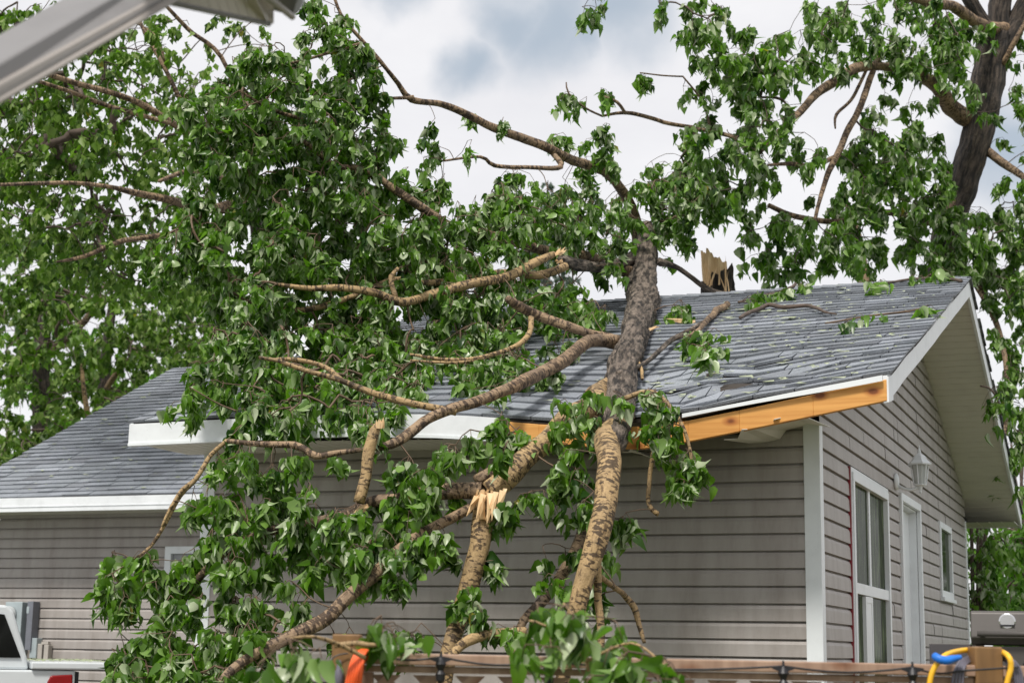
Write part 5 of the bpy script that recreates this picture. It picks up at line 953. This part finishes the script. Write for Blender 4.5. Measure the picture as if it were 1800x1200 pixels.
shrub('yellow green bush behind the left wing roof', [(30, 640, 70, 60, .8, 31, 35), (130, 620, 70, 60, .8, 31, 35), (300, 610, 60, 50, .7, 31, 35), (190, 700, 60, 40, .9, 31, 34), (260, 670, 60, 30, .9, 31, 34), (80, 720, 60, 30, .8, 31, 34)], 251, 32.5, 180, 'leaf3', .15, ppx=300)
shrub('bright green bush beyond the barbecue grill', [(1790, 1000, 60, 70, 1.3, 19, 22), (1740, 950, 50, 40, 1.0, 19, 22), (1800, 900, 50, 60, .9, 19.5, 22), (1770, 1090, 60, 50, 1.2, 19, 21), (1850, 1000, 60, 90, 1, 19, 22)], 261, 20.5, 1800, 'leaf3', .10, ppx=300)
shrub('dark drooping bush against the far corner of the gable wall', [(1722, 1010, 22, 60, 1.8, 17.4, 18.4), (1738, 960, 26, 30, 1.0, 17.4, 18.4), (1750, 1040, 14, 30, .9, 17.4, 18.2), (1768, 950, 30, 20, .8, 17.4, 18.4)], 271, 18, 1722, 'leaf', .09, ppx=260)
shrub('weeping grey green tree tip above the bush at the right edge', [(1780, 935, 40, 15, 1.0, 22, 23)], 281, 22.5, 1790, 'leaf2', .1)
# distant spruce in the gap of the sky
T = thing('spruce_tree', 'distant grey green spruce top seen through the fallen branches', 'tree', at(965, 800, 34)*np.array([1, 1, 0])); N = []
limb('trunk', [(965, 1250, 34), (965, 700, 34), (964, 400, 34), (963, 318, 34)], [10, 7, 4, 1], MAT['old'], T, 8, 0, .4, 301, N)
sb_ = [(964, 325+k*16, 5+k*5.5, 8, 1.3, 34-.03*k*6, 34+.03*k*6) for k in range(12)]
foliage(T, N, sb_, MAT['conifer'], MAT['twig2'], 302, 90, 12, .12, False, .12, .1, .3, r0=.003)
# ---- leafy sprigs near the lens on the fence
def near(label, stems, blobs, seed, loc):
    T = thing('broken_branch', label, 'broken branch', loc, 'leafy branches caught on the fence'); N = []
    for k, (p, r) in enumerate(stems): limb('stem', p, r, MAT['tan'], T, 8, .06, .03, seed+k, N)
    foliage(T, N, blobs, MAT['leaf'], MAT['twig'], seed, 900, 7, .07, True, .05, .06, .4, clear=False, r0=.0016)
near('leafy broken branch draped over the middle of the fence rail', [([(1035, 1180, 5.1), (1020, 1100, 5.1), (990, 1060, 5.15)], [3, 3, 2]), ([(1030, 1160, 5.1), (1110, 1130, 5.0), (1170, 1170, 4.9)], [3, 2, 2]), ([(1020, 1150, 5.1), (960, 1100, 5.1), (930, 1090, 5.1)], [3, 2, 2])],
     [(960, 1085, 50, 30, .8, 4.95, 5.25), (1030, 1080, 60, 35, .9, 4.9, 5.25), (1060, 1130, 60, 30, .9, 4.8, 5.2), (1120, 1150, 60, 25, .9, 4.8, 5.1), (960, 1130, 40, 20, .6, 4.9, 5.2), (1130, 1190, 80, 20, 1.1, 4.7, 5.1)], 401, at(1035, 1180, 5.1))
near('pale undersided leafy tip hanging at the bottom left of the fence', [([(640, 1155, 5.2), (600, 1135, 5.15), (550, 1118, 5.05), (510, 1120, 5.0)], [4, 4, 3, 2])], [(505, 1130, 30, 18, 1.1, 4.9, 5.1), (540, 1150, 25, 18, 1.0, 4.9, 5.1), (480, 1150, 18, 10, .8, 4.9, 5.1)], 421, at(640, 1155, 5.2))
near('small upright leaf bunch beside the orange cord', [([(590, 1136, 5.2), (630, 1130, 5.2), (660, 1132, 5.2), (672, 1100, 5.22)], [5, 5, 4, 2])], [(678, 1085, 8, 14, 1.0, 5.15, 5.25), (705, 1112, 18, 6, .8, 5.15, 5.3)], 441, at(650, 1140, 5.2))
# ---- small branches and litter on the roof
def onroof(x, y, h=.02): Y = roofY(x, y, h); return Y
def roofbranch(label, pts, r, blobs, seed, mat='twig2', name='broken_branch'):
    T = thing(name, label, 'broken branch', at(pts[0][0], pts[0][1], onroof(*pts[0])), 'small branches lying on the roof'); N = []
    limb('stem', [(x, y, onroof(x, y, .03)) for x, y in pts], r, MAT[mat], T, 8, .1, .03, seed, N)
    if blobs: foliage(T, N, [(x, y, rx, ry, d, onroof(x, y, .06)-.05, onroof(x, y, .06)+.05) for x, y, rx, ry, d in blobs], MAT['leaf'], MAT['twig'], seed, 330, 8, .085, True, .06, .02, .4, r0=.0016)
roofbranch('bare dark crooked branch lying near the ridge', [(1302, 558), (1325, 545), (1350, 536), (1380, 540), (1420, 538), (1450, 548), (1470, 552)], [3, 4, 4, 4, 3.5, 2.5, 1.5], [], 501)
roofbranch('green leafy twig lying in the middle of the right slope', [(1630, 540), (1590, 548), (1550, 553), (1500, 560), (1450, 568)], [1.5, 2, 2, 1.8, 1.5], [(1530, 553, 30, 5, 1.2), (1465, 568, 25, 7, 1.5), (1630, 541, 8, 3, 2)], 511, 'twig')
roofbranch('leafy branch heaped on the ridge toward the gable end', [(1690, 492), (1640, 490), (1590, 492), (1520, 505)], [3, 3, 2, 2], [(1660, 486, 25, 6, 2), (1610, 490, 30, 7, 1.6), (1530, 508, 25, 8, 1.8), (1560, 498, 20, 5, 1.2)], 521)
roofbranch('dense leafy branch lying below the snapped trunk', [(1400, 500), (1370, 515), (1340, 520), (1300, 530)], [3, 3, 2.5, 2], [(1400, 508, 30, 9, 1.8), (1360, 518, 35, 9, 1.8), (1330, 530, 12, 6, 1), (1420, 500, 15, 6, 1.4)], 531)
roofbranch('short brown broken stick with leaves beside the trunk on the roof', [(1215, 590), (1240, 565), (1262, 545), (1280, 535)], [3, 5, 6, 6], [(1215, 600, 22, 12, 1.6), (1255, 605, 25, 10, 1.4), (1240, 620, 25, 8, 1.5)], 541, 'mid')
def litter():
    g = np.random.default_rng(77); P = []
    for k in range(380):
        s = g.uniform(-1.6, OG-.05); d = g.uniform(.05, LS-.1)
        if k < 220: s = g.uniform(-1.2, OG-.05); d = g.beta(1.2, 2.2)*LS
        P.append(roofpt(s, d, .022))
    for k in range(260): P.append(wpt(g.uniform(WS0+.1, -6.2), g.uniform(.05, WLS-.1), .02))
    P = np.array(P); n = len(P); V = []; Fc = []; m = 0
    for p in P:
        a = g.uniform(0, 6.28); sz = g.uniform(.01, .04) if g.random() < .88 else g.uniform(.04, .08); q = g.uniform(.35, .9); k = g.integers(4, 7); up = .012*g.uniform(0, 1)
        for j in range(k):
            t = a+j*6.283/k; r = sz*g.uniform(.5, 1)*.6; V.append(p+E1*math.cos(t)*r*1.6+(E2+np.array([0, 0, SL]))*math.sin(t)*r*q+np.array([0, 0, up if j % 2 else .004]))
        Fc.append(tuple(range(m, m+k))); m += k
    mb = MB(); mb.add(V, Fc); tn = np.repeat(g.uniform(.2, .95, n), 1); o = mb.build('leaf_litter', MAT['litter'], tone=g.uniform(.2, .95, m)); tag(o, 'torn pale leaves scattered over the roof shingles', kind='stuff')
litter()
def trucklitter():
    g = np.random.default_rng(5); mb = MB()
    for k in range(170):
        p = np.array([g.uniform(TX0+.05, TX1-.02), g.uniform(TY0, TY1-.1), TZ-.004]); dx_, dy_ = p[0]-TXR, p[1]-TY0; p[0] = TXR+dx_*math.cos(TROT)-dy_*math.sin(TROT); p[1] = TY0+dx_*math.sin(TROT)+dy_*math.cos(TROT); a = g.uniform(0, 6.28); r = g.uniform(.01, .03); mb.add([p+np.array([math.cos(a+j*1.57)*r, math.sin(a+j*1.57)*r*.6, g.uniform(0, .012)]) for j in range(4)], [(0, 1, 2, 3)])
    o = mb.build('leaf_scraps', MAT['litter'], tone=g.uniform(.1, .9, mb.n)); tag(o, 'leaf scraps scattered on the white truck bed cover', kind='stuff')
trucklitter()
